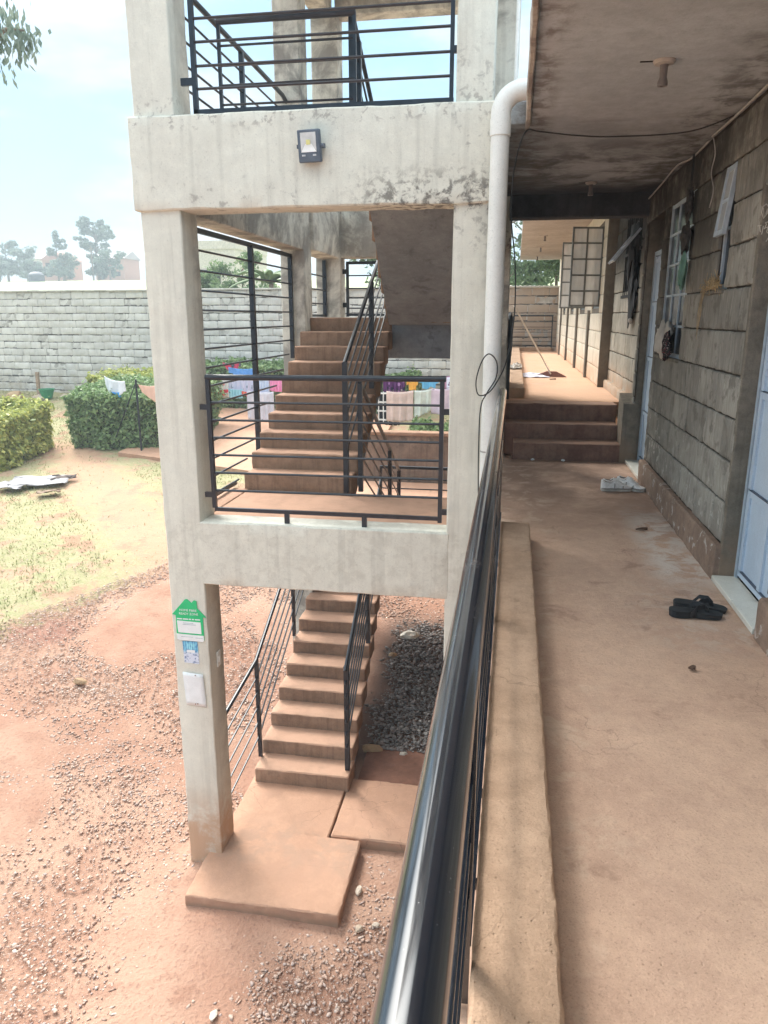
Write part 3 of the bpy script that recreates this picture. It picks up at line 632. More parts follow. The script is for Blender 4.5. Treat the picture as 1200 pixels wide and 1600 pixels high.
# first floor front railing
yf = 5.17
def fr1(b):
    b.tube([(-2.20, yf, 1.075), (-.45, yf, 1.085)], 0.021, 12)
    b.bar((-2.185, yf, 1.07), (-2.185, yf, .10), .03, .03); b.bar((-.475, yf, 1.08), (-.475, yf, .06), .03, .03)
    b.box(-2.185, -.46, yf - .013, yf + .013, .075, .102)
    brackets(b, [(-2.225, yf, .86, .03, .012, .02), (-2.225, yf, .20, .03, .012, .02), (-.445, yf, .86, .028, .012, .02), (-.445, yf, .14, .028, .012, .02),
                 (-1.62, yf, .035, .018, .012, .045), (-1.03, yf, .03, .018, .012, .045)])
rail_part('waist-high front railing of the first-floor landing', fr1, [((-2.17, yf, z), (-.48, yf, z + .008)) for z in (.895, .765, .635, .505, .37, .235)])
# second floor front railing
def fr2(b):
    b.tube([(-2.16, yf, 3.82), (-.45, yf, 3.82)], 0.021, 12)
    b.bar((-2.15, yf, 3.82), (-2.15, yf, 2.79), .03, .03); b.bar((-.455, yf, 3.82), (-.455, yf, 2.79), .025, .025)
    b.box(-2.16, -.44, yf - .015, yf + .015, 2.795, 2.83)
    brackets(b, [(-2.20, yf, 3.60, .045, .012, .022), (-2.20, yf, 3.0, .045, .012, .022), (-.43, yf, 3.1, .03, .012, .02)])
rail_part('front railing of the second-floor landing under the roof', fr2, [((-2.14, yf, z), (-.46, yf, z)) for z in (2.955, 3.09, 3.23, 3.365, 3.50, 3.64)])
def fr3(b):
    b.tube([(-2.40, 6.27, 3.73), (-1.29, 6.27, 3.73)], 0.024, 10)
    b.bar((-2.39, 6.27, 3.73), (-2.39, 6.27, 2.74), .025, .025); b.bar((-1.30, 6.27, 3.73), (-1.30, 6.27, 2.74), .025, .025)
rail_part('cross railing guarding the stair void at the second floor', fr3, [((-2.39, 6.27, z), (-1.30, 6.27, z)) for z in (3.56, 3.42, 3.28, 3.14, 3.0)])
def fr4(b):
    b.tube([(-2.45, 5.4, 3.78), (-2.45, 8.15, 3.70), (-2.45, 8.3, 3.66), (-2.45, 8.36, 3.55), (-2.45, 8.36, 2.80)], 0.022, 10)
    b.bar((-2.45, 6.95, 3.74), (-2.45, 6.95, 2.79), .04, .04)
rail_part('left side railing of the second floor with bent end', fr4, [((-2.45, 5.4, z), (-2.45, 8.34, z - .06)) for z in (3.60, 3.44, 3.28, 3.12, 2.96)])
def slope_rail(label, x, y0, z0, y1, z1, posts, nb=4, h=0.16, r=0.019, x1=None, pb=.045, end=None):
    x1 = x if x1 is None else x1
    X = lambda y: x + (x1 - x) * (y - y0) / (y1 - y0)
    Zt = lambda y: z0 + (z1 - z0) * (y - y0) / (y1 - y0)
    def fn(b):
        b.tube([(X(y0), y0, z0), (X(y1), y1, z1)], r, 10)
        for (yy, zb) in posts: b.bar((X(yy), yy, Zt(yy)), (X(yy), yy, zb), pb, pb)
        if end: b.tube([(X(y1), y1, z1)] + end, r, 10)
    rail_part(label, fn, [((X(y0), y0, z0 - h * (i + 1)), (X(y1), y1, z1 - h * (i + 1))) for i in range(nb)])
slope_rail('railing up the first-floor flight', -1.40, 6.22, 1.12, 8.45, 2.40, [(6.235, 0.0), (7.45, .80), (8.42, 1.48)], 5, 0.155, x1=-1.40)
slope_rail('railing down the flight below the first-floor landing', -1.285, 6.28, .96, 8.60, -.28, [(6.30, 0.0), (7.9, -.93), (8.58, -1.48)], 5, 0.155, pb=.04)
slope_rail('second-floor railing down the right flight', -1.34, 6.36, 3.78, 8.6, 2.60, [(6.36, 2.78), (6.62, 2.6), (8.5, 1.5)], 4, 0.16)
slope_rail('right railing of the ground-floor flight', -1.43, 6.20, -1.72, 8.7, -.40, [(6.26, -2.80), (7.6, -2.1), (8.6, -1.48)], 6, 0.135, x1=-1.52)
def fa(b):
    b.tube([(-2.35, 5.40, -1.87), (-2.35, 6.33, -1.745), (-2.35, 8.6, -.52)], .019, 10)
    b.bar((-2.35, 6.34, -1.745), (-2.35, 6.34, -2.80), .035, .035); b.bar((-2.35, 7.62, -1.05), (-2.35, 7.62, -2.05), .035, .035)
    b.bar((-2.35, 5.40, -1.87), (-2.35, 5.40, -2.86), .02, .02)
bb = []
for i in range(5):
    d = .16 * (i + 1) + .02
    bb += [((-2.35, 5.40, -1.87 - d), (-2.35, 6.33, -1.745 - d)), ((-2.35, 6.33, -1.745 - d), (-2.35, 8.6, -.52 - d))]
rail_part('left railing of the ground-floor flight', fa, bb)
# left side grille beside the first-floor flight
def fg(b):
    b.box(-2.462, -2.438, 5.385, 8.27, 2.125, 2.165)
    b.bar((-2.45, 6.97, 2.14), (-2.45, 6.97, .22), .045, .045); b.bar((-2.45, 8.235, 2.14), (-2.45, 8.235, 1.05), .04, .04)
    b.box(-2.462, -2.438, 5.385, 6.3, .02, .05)
zs = [2.0 - .15 * i for i in range(14)]
rail_part('tall side grille left of the first-floor flight', fg, [((-2.45, 5.385, z), (-2.45, 8.24 if z > 1.15 else max(6.25, 6.25 + (z) / .615 + .05), z)) for z in zs if z > 0.03])
def fg2(b):
    b.bar((-2.45, 9.77, 2.2), (-2.45, 9.77, 1.5), .045, .045); b.box(-2.462, -2.438, 8.58, 9.8, 1.50, 1.53)
rail_part('small side grille at the upper far landing', fg2, [((-2.45, 8.58, z), (-2.45, 9.8, z)) for z in (2.0, 1.83, 1.66)])
def fg3(b):
    b.box(-2.20, -.45, 9.93, 9.97, 2.16, 2.195); b.box(-2.20, -.45, 9.93, 9.97, 1.51, 1.54)
    b.bar((-2.185, 9.95, 2.18), (-2.185, 9.95, 1.5), .035, .035); b.bar((-.47, 9.95, 2.18), (-.47, 9.95, 1.5), .035, .035)
    b.box(-2.25, -2.18, 9.94, 9.96, 2.04, 2.10); b.box(-2.25, -2.18, 9.94, 9.96, 1.62, 1.68)
rail_part('back grille of the upper far landing', fg3, [((-2.18, 9.95, z), (-.47, 9.95, z)) for z in (2.02, 1.86, 1.74, 1.61)])
def fg4(b):
    b.box(-1.75, -.42, 9.90, 9.94, -.52, -.485); b.bar((-.45, 9.92, -.5), (-.45, 9.92, -1.48), .03, .03); b.bar((-1.74, 9.92, -.5), (-1.74, 9.92, -1.48), .03, .03)
rail_part('back railing of the lower far landing', fg4, [((-1.74, 9.92, z), (-.45, 9.92, z)) for z in (-.66, -.80, -.95, -1.1, -1.25)])
# switch on the column
b = MB(); b.rbox(-2.279, -2.268, 5.235, 5.305, -1.27, -1.14, 0.03, .004, 0)
o = b.build('light_switch', PVC); tag(o, 'white wall switch on the side of the left front column', 'light switch')
c = MB(); c.box(-2.270, -2.262, 5.255, 5.285, -1.23, -1.18); c.build('rocker', PVC, o)

# floodlight
F_ = empty('floodlight', (-1.33, 5.06, 2.55), 'small black square floodlight fixed to the upper front beam', 'floodlight')
def xf(b, M): b.v = [tuple(M @ Vector(p)) for p in b.v]; return b
MF = Matrix.Translation((-1.335, 5.005, 2.55)) @ Matrix.Rotation(R(-7), 4, 'Z') @ Matrix.Rotation(R(9), 4, 'X')
b = MB(); b.rbox(-.075, .075, -.018, .02, -.095, .095, .03, .006, 0)
for i in range(7): b.box(-.06 + i * .02 - .003, -.06 + i * .02 + .003, .02, .04, -.07, .07)
FLB = flat('floodlight_body', (0.10, 0.13, 0.17), 0.5); xf(b, MF).build('body', FLB, F_)
b = MB(); b.box(-.052, .052, -.0205, -.0185, -.035, .078); lens = xf(b, MF).build('reflector', flat('reflector', (0.62, 0.63, 0.62), 0.25, 0.6, 0.2), F_)
b = MB(); b.add([(-.052, -.0215, -.035), (.052, -.0215, -.035), (.022, -.0215, .012), (-.022, -.0215, .012)], [(0, 1, 2, 3)]); xf(b, MF).build('facet', flat('facet', (0.85, 0.88, 0.88), 0.3), lens, smooth=False)
b = MB(); b.box(-.014, .014, -.0235, -.0215, .008, .036); xf(b, MF).build('diode', flat('diode_yellow', (0.75, 0.72, 0.30), 0.4), lens)
b = MB()
for x in (-.048, -.040, -.032, .026, .034, .042): b.box(x, x + .005, -.0205, -.0190, -.058, -.048)
xf(b, MF).build('printed_rating', flat('white_print', (0.75, 0.78, 0.8), 0.6), F_)
b = MB(); b.box(.078, .084, -.012, .06, -.012, .012); b.box(-.084, -.078, -.012, .06, -.012, .012); b.box(-.084, .084, .058, .062, -.014, .014); b.lathe([(.012, 0), (.012, .012)], (.084, 0, 0), 10, Vector((1, 0, 0)))
xf(b, MF).build('bracket', FLB, F_)

# notices on the front-left column
def poly_sign(name, pts, y, th, m_, par): return MB().prism(pts, 'y', y - th, y).build(name, m_, par, smooth=False)
GREEN = flat('sign_green', (0.02, 0.52, 0.20), 0.45, var=0.05); WHITE = flat('sign_white', (0.80, 0.84, 0.86), 0.5, var=0.04)
G = empty('house_sign', (-2.42, 5.095, -.80), 'green house-shaped plastic sign on the left front column', 'sign')
cx = -2.420; zc = -.80
hp = [(-.117, -.165), (.110, -.170), (.110, .025), (.138, .022), (.068, .095), (.066, .155), (.044, .162), (.022, .138), (-.012, .168), (-.030, .165), (-.060, .130), (-.145, .034), (-.115, .030)]
poly_sign('panel', [(cx + u, zc + v) for u, v in hp], 5.098, .006, GREEN, G)
poly_sign('price_panel', [(cx + u, zc + v) for u, v in [(-.102, -.115), (.092, -.118), (.090, -.020), (-.106, -.014)]], 5.0915, .002, WHITE, G)
poly_sign('footer', [(cx + u, zc + v) for u, v in [(-.114, -.170), (-.10, -.180), (.10, -.184), (.109, -.172), (.109, -.132), (-.116, -.126)]], 5.0915, .002, WHITE, G)
def text(name, body, loc, size, m_, par, rot=(R(90), 0, 0), ext=0.0006, ax='CENTER'):
    cu = bpy.data.curves.new(name, 'FONT'); cu.body = body; cu.size = size; cu.extrude = ext; cu.align_x = ax; cu.resolution_u = 3
    tmp = bpy.data.objects.new(name, cu); COL.objects.link(tmp)
    dg = bpy.context.evaluated_depsgraph_get(); me = bpy.data.meshes.new_from_object(tmp.evaluated_get(dg)); bpy.data.objects.remove(tmp)
    M = Matrix.Translation(loc) @ Matrix.Rotation(rot[2], 4, 'Z') @ Matrix.Rotation(rot[0], 4, 'X')
    me.transform(M); me.materials.clear(); me.materials.append(m_)
    return finish(bpy.data.objects.new(name, me), par)
text('lettering', 'HOME FIBRE', (cx - .008, 5.0905, zc + .068), .026, WHITE, G); text('lettering', 'READY ZONE', (cx - .006, 5.0905, zc + .038), .026, WHITE, G)
b = MB()
for x0, x1 in [(-.105, -.062), (-.056, -.012), (-.006, .012), (.020, .036), (.044, .088)]: b.box(cx + x0, cx + x1, 5.0905, 5.0915, zc - .003, zc + .006)
b.build('small_print', WHITE, G)
GP = flat('grey_print', (0.42, 0.50, 0.55), 0.6)
b = MB(); b.box(cx - .055, cx + .03, 5.0885, 5.0893, zc - .034, zc - .030); b.box(cx - .06, cx + .05, 5.0885, 5.0893, zc - .046, zc - .041); b.box(cx - .08, cx + .02, 5.0885, 5.0893, zc - .150, zc - .147); b.box(cx + .04, cx + .10, 5.0885, 5.0893, zc - .155, zc - .151); b.build('grey_print', GP, G)
Q = empty('small_poster', (-2.43, 5.095, -1.075), 'small blue picture flyer pasted below the green sign', 'flyer')
def poster_mat():
    m, t, b_ = new('poster_blue', 0.5, 0.3); g, x, y, z = pos(t); n = noi(t, g.outputs['Position'], 1, 4, 0.6, stretch=(60, 10, 22))
    up = rng_(t, z, -1.10, -1.06)
    blue = mix(t, rng_(t, n, 0.35, 0.6), (0.05, 0.22, 0.50), (0.25, 0.62, 0.80))
    low = mix(t, rng_(t, noi(t, g.outputs['Position'], 50, 4), 0.5, 0.62), (0.66, 0.72, 0.84), (0.16, 0.24, 0.42))
    lk(t, mix(t, up, low, blue), b_.inputs['Base Color']); return m
poly_sign('sheet', [(-2.495, -.990), (-2.490, -1.175), (-2.365, -1.180), (-2.370, -.988)][::-1], 5.097, .003, poster_mat(), Q)
poly_sign('printed_stage', [(-2.463, -1.062), (-2.463, -1.085), (-2.395, -1.085), (-2.395, -1.062)][::-1], 5.0938, .001, WHITE, Q)
for i in range(4): poly_sign('pillar_stripe', [(-2.46 + i * .018, -1.005), (-2.46 + i * .018, -1.055), (-2.453 + i * .018, -1.055), (-2.453 + i * .018, -1.005)][::-1], 5.0938, .001, flat('stripe_cyan', (0.35, 0.75, 0.85), 0.5), Q)
K = empty('paper_notice', (-2.42, 5.095, -1.4), 'blank white paper notice pinned low on the left front column', 'notice')
b = MB(); n = 8
vs = []; 
for j in range(n + 1):
    for i in range(5):
        u = i / 4; v = j / n
        vs.append((-2.510 + .172 * u + .014 * v * 1.0, 5.090 - .0025 * abs(math.sin(3 * u + 5 * v)) , -1.255 - .29 * v - .012 * u))
b.add(vs, [(j * 5 + i, j * 5 + i + 1, j * 5 + i + 6, j * 5 + i + 5) for j in range(n) for i in range(4)])
pn = b.build('sheet', WHITE, K); md = pn.modifiers.new('thick', 'SOLIDIFY'); md.thickness = .002
b = MB()
for x, z in ((-2.415, -1.53), (-2.395, -1.527), (-2.40, -1.275)): b.lathe([(.005, 0), (.004, .004)], (x, 5.080, z), 8, Vector((0, -1, 0)))
b.build('pin', flat('rusty_pin', (0.25, 0.12, 0.08), 0.6), K)

# ------------------------------------------------------------------ walkway (structure)
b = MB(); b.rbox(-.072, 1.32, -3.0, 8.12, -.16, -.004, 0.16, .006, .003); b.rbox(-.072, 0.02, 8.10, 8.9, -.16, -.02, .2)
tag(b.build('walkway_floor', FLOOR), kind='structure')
b = MB(); b.rbox(-.035, .160, -1.0, 5.07, -.03, .118, 0.022, .009, .0035, fr=22); b.rbox(-.035, .160, -3.0, -1.0, -.03, .118, 0.1, .009, .0035, fr=22); tag(b.build('kerb', KERB), kind='structure')
b = MB(); b.rbox(.035, 1.165, 8.12, 8.45, -.02, .185, .08, .010, .006); b.rbox(-.07, 1.16, 8.40, 8.72, .0, .355, .08, .010, .006); b.rbox(-.08, 1.17, 8.68, 8.98, .1, .545, .08, .010, .008)
STEPW = plaster('red_brown_step', (0.30, 0.185, 0.14), (0.20, 0.11, 0.085), dust=(0.40, 0.26, 0.19), streak=0.3, speck=0.5)
tag(b.build('walkway_steps', STEPW), kind='structure')
b = MB(); b.rbox(-.08, 1.36, 8.95, 22.3, .38, .55, 0.25, .006, .003); tag(b.build('far_walkway_floor', FLOOR), kind='structure')
b = MB(); b.rbox(-.076, .150, 9.15, 22.2, .50, .672, 0.12, .011, .006); b.rbox(.15, 1.05, 22.06, 22.2, .5, .66, .1, .01, .005); tag(b.build('far_kerb', KERB), kind='structure')

# near balcony railing
H = empty('balcony_railing', (-.057, 0, 0), 'glossy black tubular balcony railing running along the walkway edge', 'railing')
def hrx(y): return -.0545 - .0015 * y
b = MB(); b.tube([(hrx(y), y, 1.0) for y in (-1.6, 0, 1.2, 2.5, 3.8, 5.22)], .0275, 40); b.build('handrail', GLOSS, H)
for z in (.86, .72, .58, .44, .30):
    b = MB(); b.rbox(hrx(0) - .0125, hrx(0) + .0115, -1.6, 5.2, z - .006, z + .006, .4, .002, .0006); b.build('bar', GLOSS, H)
b = MB(); b.box(-.078, -.037, 1.38, 5.2, .130, .150); b.build('bottom_strip', GLOSS, H)
for y in (-1.5, 1.35, 3.3, 5.2):
    b = MB(); b.box(hrx(y) - .018, hrx(y) + .018, y - .018, y + .018, .0 if y > 5 else .02, .99); b.build('post', GLOSS, H)
for y in (1.62, 2.0, 2.75, 4.2):
    b = MB(); b.box(-.070, -.033, y - .010, y + .010, .080, .100); b.lathe([(.006, 0), (.006, .006)], (-.045, y, .100), 8); b.build('lug', GLOSS, H)
# far walkway railings
H2 = empty('balcony_railing', (-.05, 9.0, .55), 'black railing with a rounded end beside the raised far walkway', 'railing')
b = MB(); b.tube([(-.055, 9.02, .55), (-.055, 9.02, 1.42), (-.055, 9.06, 1.50), (-.055, 9.14, 1.53), (-.06, 22.0, 1.53)], .024, 12); b.build('handrail', BLACK, H2)
for z in (1.38, 1.25, 1.12, .99, .86, .76):
    b = MB(); b.tube([(-.056, 9.02, z), (-.056, 22.0, z)], .009, 6); b.build('bar', BLACK, H2)
for y in (11.6, 14.2, 16.8, 19.4, 21.98):
    b = MB(); b.bar((-.056, y, 1.53), (-.056, y, .6), .03, .03); b.build('post', BLACK, H2)
H3 = empty('end_railing', (.5, 22.1, .55), 'black railing closing the far end of the walkway before the block wall', 'railing')
b = MB(); b.tube([(-.05, 22.1, 1.53), (1.06, 22.1, 1.53)], .022, 10); b.build('handrail', BLACK, H3)
for z in (1.36, 1.22, 1.08, .95, .82, .72):
    b = MB(); b.tube([(-.05, 22.1, z), (1.06, 22.1, z)], .008, 6); b.build('bar', BLACK, H3)
b = MB(); b.bar((1.04, 22.1, 1.53), (1.04, 22.1, .6), .03, .03); b.build('post', BLACK, H3)

# ------------------------------------------------------------------ near building
B = empty('apartment_block', (1.25, 0, 0), 'sooty quarry-block apartment range with blue steel doors along the walkway', 'building')
def courses(b, xf_, y0, y1, zl, openings, depth=0.03, bl=0.42, gap=0.012, seed=1, amp=0.0055):
    rr = random.Random(seed)
    for i in range(len(zl) - 1):
        za, zb = zl[i] + gap * .5, zl[i + 1] - gap * .5
        segs = [(y0, y1)]
        for (oy0, oy1, oz0, oz1) in openings:
            if zb > oz0 + .02 and za < oz1 - .02:
                ns = []
                for (a, c) in segs:
                    if oy1 <= a or oy0 >= c: ns.append((a, c))
                    else:
                        if oy0 - a > .03: ns.append((a, oy0))
                        if c - oy1 > .03: ns.append((oy1, c))
                segs = ns
        for (a, c) in segs:
            y = a + 0.0
            first = True
            while y < c - .02:
                l = bl * rr.uniform(.8, 1.25) * (rr.uniform(.4, 1) if first else 1); first = False
                e = min(c, y + l)
                if c - e < .1: e = c
                dx = rr.uniform(-.004, .004)
                b.rbox(xf_ + dx, xf_ + depth, y + .0025, e - .0025, za, zb, 0.04, .010, amp, 15.0, seed=rr.random() * 9)
                y = e
ZL = [.21 + .2423 * k for k in range(11)]
OP1 = [(3.60, 4.41, -1, 2.15), (7.2, 8.12, -1, 2.42), (6.10, 6.98, 1.178, 2.40), (5.00, 5.24, 1.662, 2.40)]
for (a_, c_, zl_, op_, sd_) in [(4.41, 7.2, ZL, OP1, 3), (8.12, 8.20, ZL, OP1, 4), (-3.0, 3.60, ZL, [], 5), (3.6, 4.41, ZL[8:], [], 8), (7.2, 8.12, ZL[9:], [], 9)]:
    b = MB(); courses(b, 1.245, a_, c_, zl_, op_, seed=sd_); b.build('block_facing', WALL, B)
def holes_wall(b, x0, x1, y0, y1, z0, z1, ops):
    ys = sorted({y0, y1} | {v for o_ in ops for v in o_[:2] if y0 < v < y1}); 
    for a, c in zip(ys, ys[1:]):
        mid = (a + c) / 2; cuts = sorted([(max(z0, o_[2]), min(z1, o_[3])) for o_ in ops if o_[0] < mid < o_[1]])
        z = z0
        for (p, q) in cuts:
            if p > z: b.box(x0, x1, a, c, z, p)
            z = q
        if z < z1: b.box(x0, x1, a, c, z, z1)
b = MB(); holes_wall(b, 1.262, 1.46, -3.0, 8.2, 0.0, 2.66, OP1); b.build('wall', JOINT, B, smooth=False)
b = MB(); b.box(1.262, 1.46, -3, 8.2, -3.2, -.17); b.build('ground_floor_wall', WALL, B, smooth=False)
# plinth skirting with sloping dirty top
b = MB()
for (a, c) in [(4.412, 7.2), (-3, 3.60)]: b.rbox(1.205, 1.262, a, c, -.02, .205, .05, .022, .006, fr=7)
b.build('plinth', plaster('plinth_render', (0.36, 0.25, 0.185), (0.26, 0.18, 0.135), stains_shade=[(lambda t, x, y, z: rng_(t, z, -1, -.9), (0.55, 0.50, 0.45), 0.8, 0.58, 0.63, 9)], streak=0.2, speck=0.5), B)
# jambs (rendered reveals)
for q_ in [(1.243, 1.42, 4.405, 4.445, 0.0, 2.66), (1.25, 1.42, 3.565, 3.602, 0.0, 2.66), (1.27, 1.50, 8.115, 8.165, 0.0, 3.0), (1.248, 1.42, 7.165, 7.202, 0.0, 2.66)]:
    b = MB(); b.rbox(*q_, .06, .006, .003); b.build('jamb', REVEAL, B)
# graffiti on the jamb facing the walkway
CH = flat('chalk', (0.62, 0.58, 0.50), 0.9)
def stroke(pts, par=None): 
    return [(1.240 + u * .10, 4.3995, 1.90 + v * .095) for u, v in pts]
g_ = MB()
for pts in [[(.18, 1.75), (.02, 1.60), (.0, 1.3), (.12, 1.0), (.28, 1.25), (.32, 1.55), (.18, 1.75)], [(.06, 1.55), (.14, 1.05), (.26, 1.5), (.24, 1.2)],
            [(.46, 1.15), (.46, 1.62), (.58, 1.66), (.60, 1.5), (.48, 1.4), (.62, 1.2)], [(.70, 1.58), (.78, 1.7), (.88, 1.58), (.74, 1.22), (.95, 1.22)],
            [(-.12, .62), (.06, .66)], [(-.02, .64), (.02, .40), (.06, .30)], [(.16, .62), (.14, .30), (.12, .18)], [(.22, .45), (.30, .70), (.24, .78), (.34, .82), (.55, .80)],
            [(.2, .48), (.5, .62), (.72, .60)], [(.45, .78), (.40, .60), (.36, .32), (.40, .25), (.55, .28), (.56, .42), (.42, .46)],
            [(.56, .18), (.38, -.20)], [(.62, .0), (.76, .08), (.84, -.04), (.74, -.22), (.62, -.06), (.62, .0)]]:
    g_.tube(stroke(pts), .0024, 5)
gr_ = g_.build('chalk_scrawl', CH, B); gr_['label'] = 'chalk scrawl reading V R2 with crossed marks and /0'

# doors
def door(y0, y1, xd, zr=(0.54, 1.087), hy=None):
    f = MB(); f.box(xd - .006, xd + .04, y1 - .035, y1, 0.03, 2.12); f.box(xd - .006, xd + .04, y0, y0 + .035, 0.03, 2.12); f.box(xd - .005, xd + .04, y0 + .035, y1 - .035, 2.08, 2.12)
    d = MB(); d.rbox(xd + .014, xd + .032, y0 + .04, y1 - .04, .045, 2.075, .25, .003, .0012); D = d.build('door', BLUED, B)
    f.build('frame', BLUEF, D)
    st = MB()
    for (a, c) in ((y0 + .045, y0 + .085), (y1 - .085, y1 - .045), ((y0 + y1) / 2 - .02, (y0 + y1) / 2 + .02)): st.box(xd + .0, xd + .0145, a, c, .05, 2.07)
    st.build('stile', BLUED, D, smooth=False)
    for z in (.066,) + tuple(zr) + (1.62, 2.03):
        rl = MB(); rl.box(xd + .002, xd + .0165, y0 + .045, y1 - .045, z - .018, z + .018); rl.build('rail', BLUED, D, smooth=False)
    g2 = MB(); g2.box(xd + .006, xd + .012, y1 - .040, y1 - .034, .03, 2.08)
    for z in (.06,) + tuple(zr) + (1.62,): g2.box(xd + .0, xd + .0155, y0 + .05, y1 - .05, z + .019, z + .026)
    g2.build('gasket', BLUEDK, D, smooth=False)
    h = MB(); h.box(xd - .02, xd, y0 + .10, y0 + .13, 1.0, 1.12); h.tube([(xd - .03, y0 + .115, 1.06), (xd - .05, y0 + .115, 1.06), (xd - .05, y0 + .22, 1.06)], .007, 8); h.build('handle', GREYF, D)
door(3.60, 4.41, 1.335); door(7.20, 8.12, 1.345)
for k, (a, c) in enumerate([(3.612, 4.0), (4.003, 4.40), (7.21, 7.66), (7.663, 8.11)]):
    b = MB(); b.rbox(1.205 if k < 2 else 1.215, 1.345, a, c, -.002, .030, .2, .003, .0006); b.build('threshold_tile', TILE, B)
# windows
def window(name, x, y0, y1, z0, z1, cols, rows, par, fm=BLUEF, gm=GLASSD, fw=.032, lab=None):
    f = MB(); f.box(x, x + .035, y0, y0 + fw, z0, z1); f.box(x, x + .035, y1 - fw, y1, z0, z1); f.box(x + .002, x + .033, y0 + fw, y1 - fw, z0, z0 + fw); f.box(x + .002, x + .033, y0 + fw, y1 - fw, z1 - fw, z1)
    for i in range(1, cols): yy = y0 + (y1 - y0) * i / cols; f.box(x + .004, x + .031, yy - .011, yy + .011, z0 + fw, z1 - fw)
    for j in range(1, rows): zz = z0 + (z1 - z0) * j / rows; f.box(x + .006, x + .029, y0 + fw, y1 - fw, zz - .009, zz + .009)
    o = f.build(name, fm, par, smooth=False)
    g = MB(); g.box(x + .014, x + .020, y0 + .01, y1 - .01, z0 + .01, z1 - .01); g.build('pane', gm, o, smooth=False)
    return o
W1 = window('window', 1.262, 6.10, 6.98, 1.182, 2.40, 3, 5, B)
W2 = window('window', 1.270, 5.0, 5.24, 1.665, 2.395, 1, 2, B)
# sill ledges
b = MB(); b.rbox(1.225, 1.262, 6.06, 7.02, 1.158, 1.184, .1, .004, .002); b.build('sill', REVEAL, B)
b = MB(); b.rbox(1.225, 1.262, 4.98, 5.46, 1.638, 1.664, .1, .004, .002); b.build('sill', REVEAL, B)
# vent sash tilted outwards at the small window
def tilt_sash(hy0, hy1, x, zt, h, ang, par, fm=BLUEF):
    M = Matrix.Translation((x, 0, zt)) @ Matrix.Rotation(R(ang), 4, 'Y')
    f = MB(); f.box(-.012, .012, hy0, hy0 + .03, -h, 0); f.box(-.012, .012, hy1 - .03, hy1, -h, 0); f.box(-.010, .010, hy0 + .03, hy1 - .03, -h, -h + .03); f.box(-.010, .010, hy0 + .03, hy1 - .03, -.03, 0); f.box(-.008, .008, hy0 + .03, hy1 - .03, -h * .5 - .01, -h * .5 + .01)
    o = xf(f, M).build('sash', fm, par, smooth=False)
    g = MB(); g.box(-.003, .003, hy0 + .02, hy1 - .02, -h + .02, -.02); xf(g, M).build('pane', PANE, o, smooth=False)
tilt_sash(5.015, 5.225, 1.256, 2.38, .40, 6, W2)
# interior behind openings
b = MB(); b.box(3.6, 3.7, -3, 8.2, 0, 2.66); b.box(1.46, 3.6, 8.0, 8.1, 0, 2.66); b.box(1.46, 3.6, 4.9, 4.94, 0, 2.66); b.box(1.46, 3.6, -3, 8.2, -.17, 0); b.build('interior', DARK, B, smooth=False)
# slabs overhead
b = MB(); b.rbox(.035, 1.6, -4.0, 5.22, 2.665, 2.81, .12, .012, .006, fr=4); b.rbox(-.185, 1.6, 5.20, 8.10, 2.668, 2.80, .12, .012, .006, fr=4)
b.build('ceiling_slab', CEIL, B)
b = MB(); b.box(1.6, 4.2, -4.0, 8.2, 2.67, 2.80); b.build('floor_slab', CEIL, B, smooth=False)
b = MB(); b.rbox(-.10, 1.34, 8.05, 8.27, 2.455, 3.14, .12, .01, .004); b.build('cross_beam', BEAMK, B)
b = MB(); b.rbox(.012, .040, -4.0, 5.18, 2.63, 2.83, .1, .008, .005); b.build('fascia', plaster('fascia_render', (0.50, 0.44, 0.38), (0.22, 0.18, 0.16)), B)

# far range
C_ = empty('apartment_block', (1.3, 8.3, .5), 'cream and grey block range beside the raised far walkway', 'building')
ZF = [.55 + .25 * k for k in range(11)]
OPF = [(8.75, 9.95, 1.80, 2.66)]
b = MB(); courses(b, 1.300, 8.18, 10.82, ZF, OPF, depth=.03, seed=11); b.build('block_facing', WALL2, C_)
b = MB(); holes_wall(b, 1.318, 1.50, 8.17, 10.9, .3, 3.05, OPF); b.build('wall', JOINT, C_, smooth=False)
b = MB(); b.rbox(1.245, 1.318, 8.44, 10.80, .50, .66, .08, .03, .008); b.build('plinth', WALL2, C_)
b = MB(); b.prism([(8.095, -.02), (8.46, -.02), (8.46, .70), (8.095, .62)], 'x', 1.155, 1.312); b.build('step_cheek', REVEAL, C_)
OPC = [(11.35, 12.45, 1.62, 2.72), (13.6, 14.7, 1.62, 2.72), (16.2, 17.2, 1.62, 2.72), (18.8, 19.8, 1.62, 2.72)]
b = MB(); b.rbox(1.168, 1.345, 10.82, 10.86, .5, 3.0, .1, .008, .003); b.build('pier_end', PILAS, C_)
b = MB(); courses(b, 1.172, 10.86, 22.25, ZF, OPC, depth=.03, seed=12, gap=.007, amp=.002); b.build('block_facing', CREAM, C_)
b = MB(); holes_wall(b, 1.186, 1.50, 10.87, 22.25, .3, 3.05, OPC); b.build('wall', PILAS, C_, smooth=False)
for y in (12.55, 14.9, 17.5, 20.1):
    b = MB(); b.rbox(1.135, 1.18, y, y + .17, .5, 1.60 if y < 13 else 2.98, .12, .006, .003); b.build('pilaster', PILAS, C_)
WK = window('window', 1.325, 8.75, 9.95, 1.80, 2.66, 3, 3, C_, fm=DARKF)
tilt_sash(8.80, 9.30, 1.29, 2.42, .42, 38, WK, fm=BLUEF)
b = MB()
for y in (8.85, 9.0, 9.15, 9.3, 9.45, 9.6, 9.75, 9.9): b.bar((1.30, y, 1.72), (1.30, y, 2.66), .012, .012)
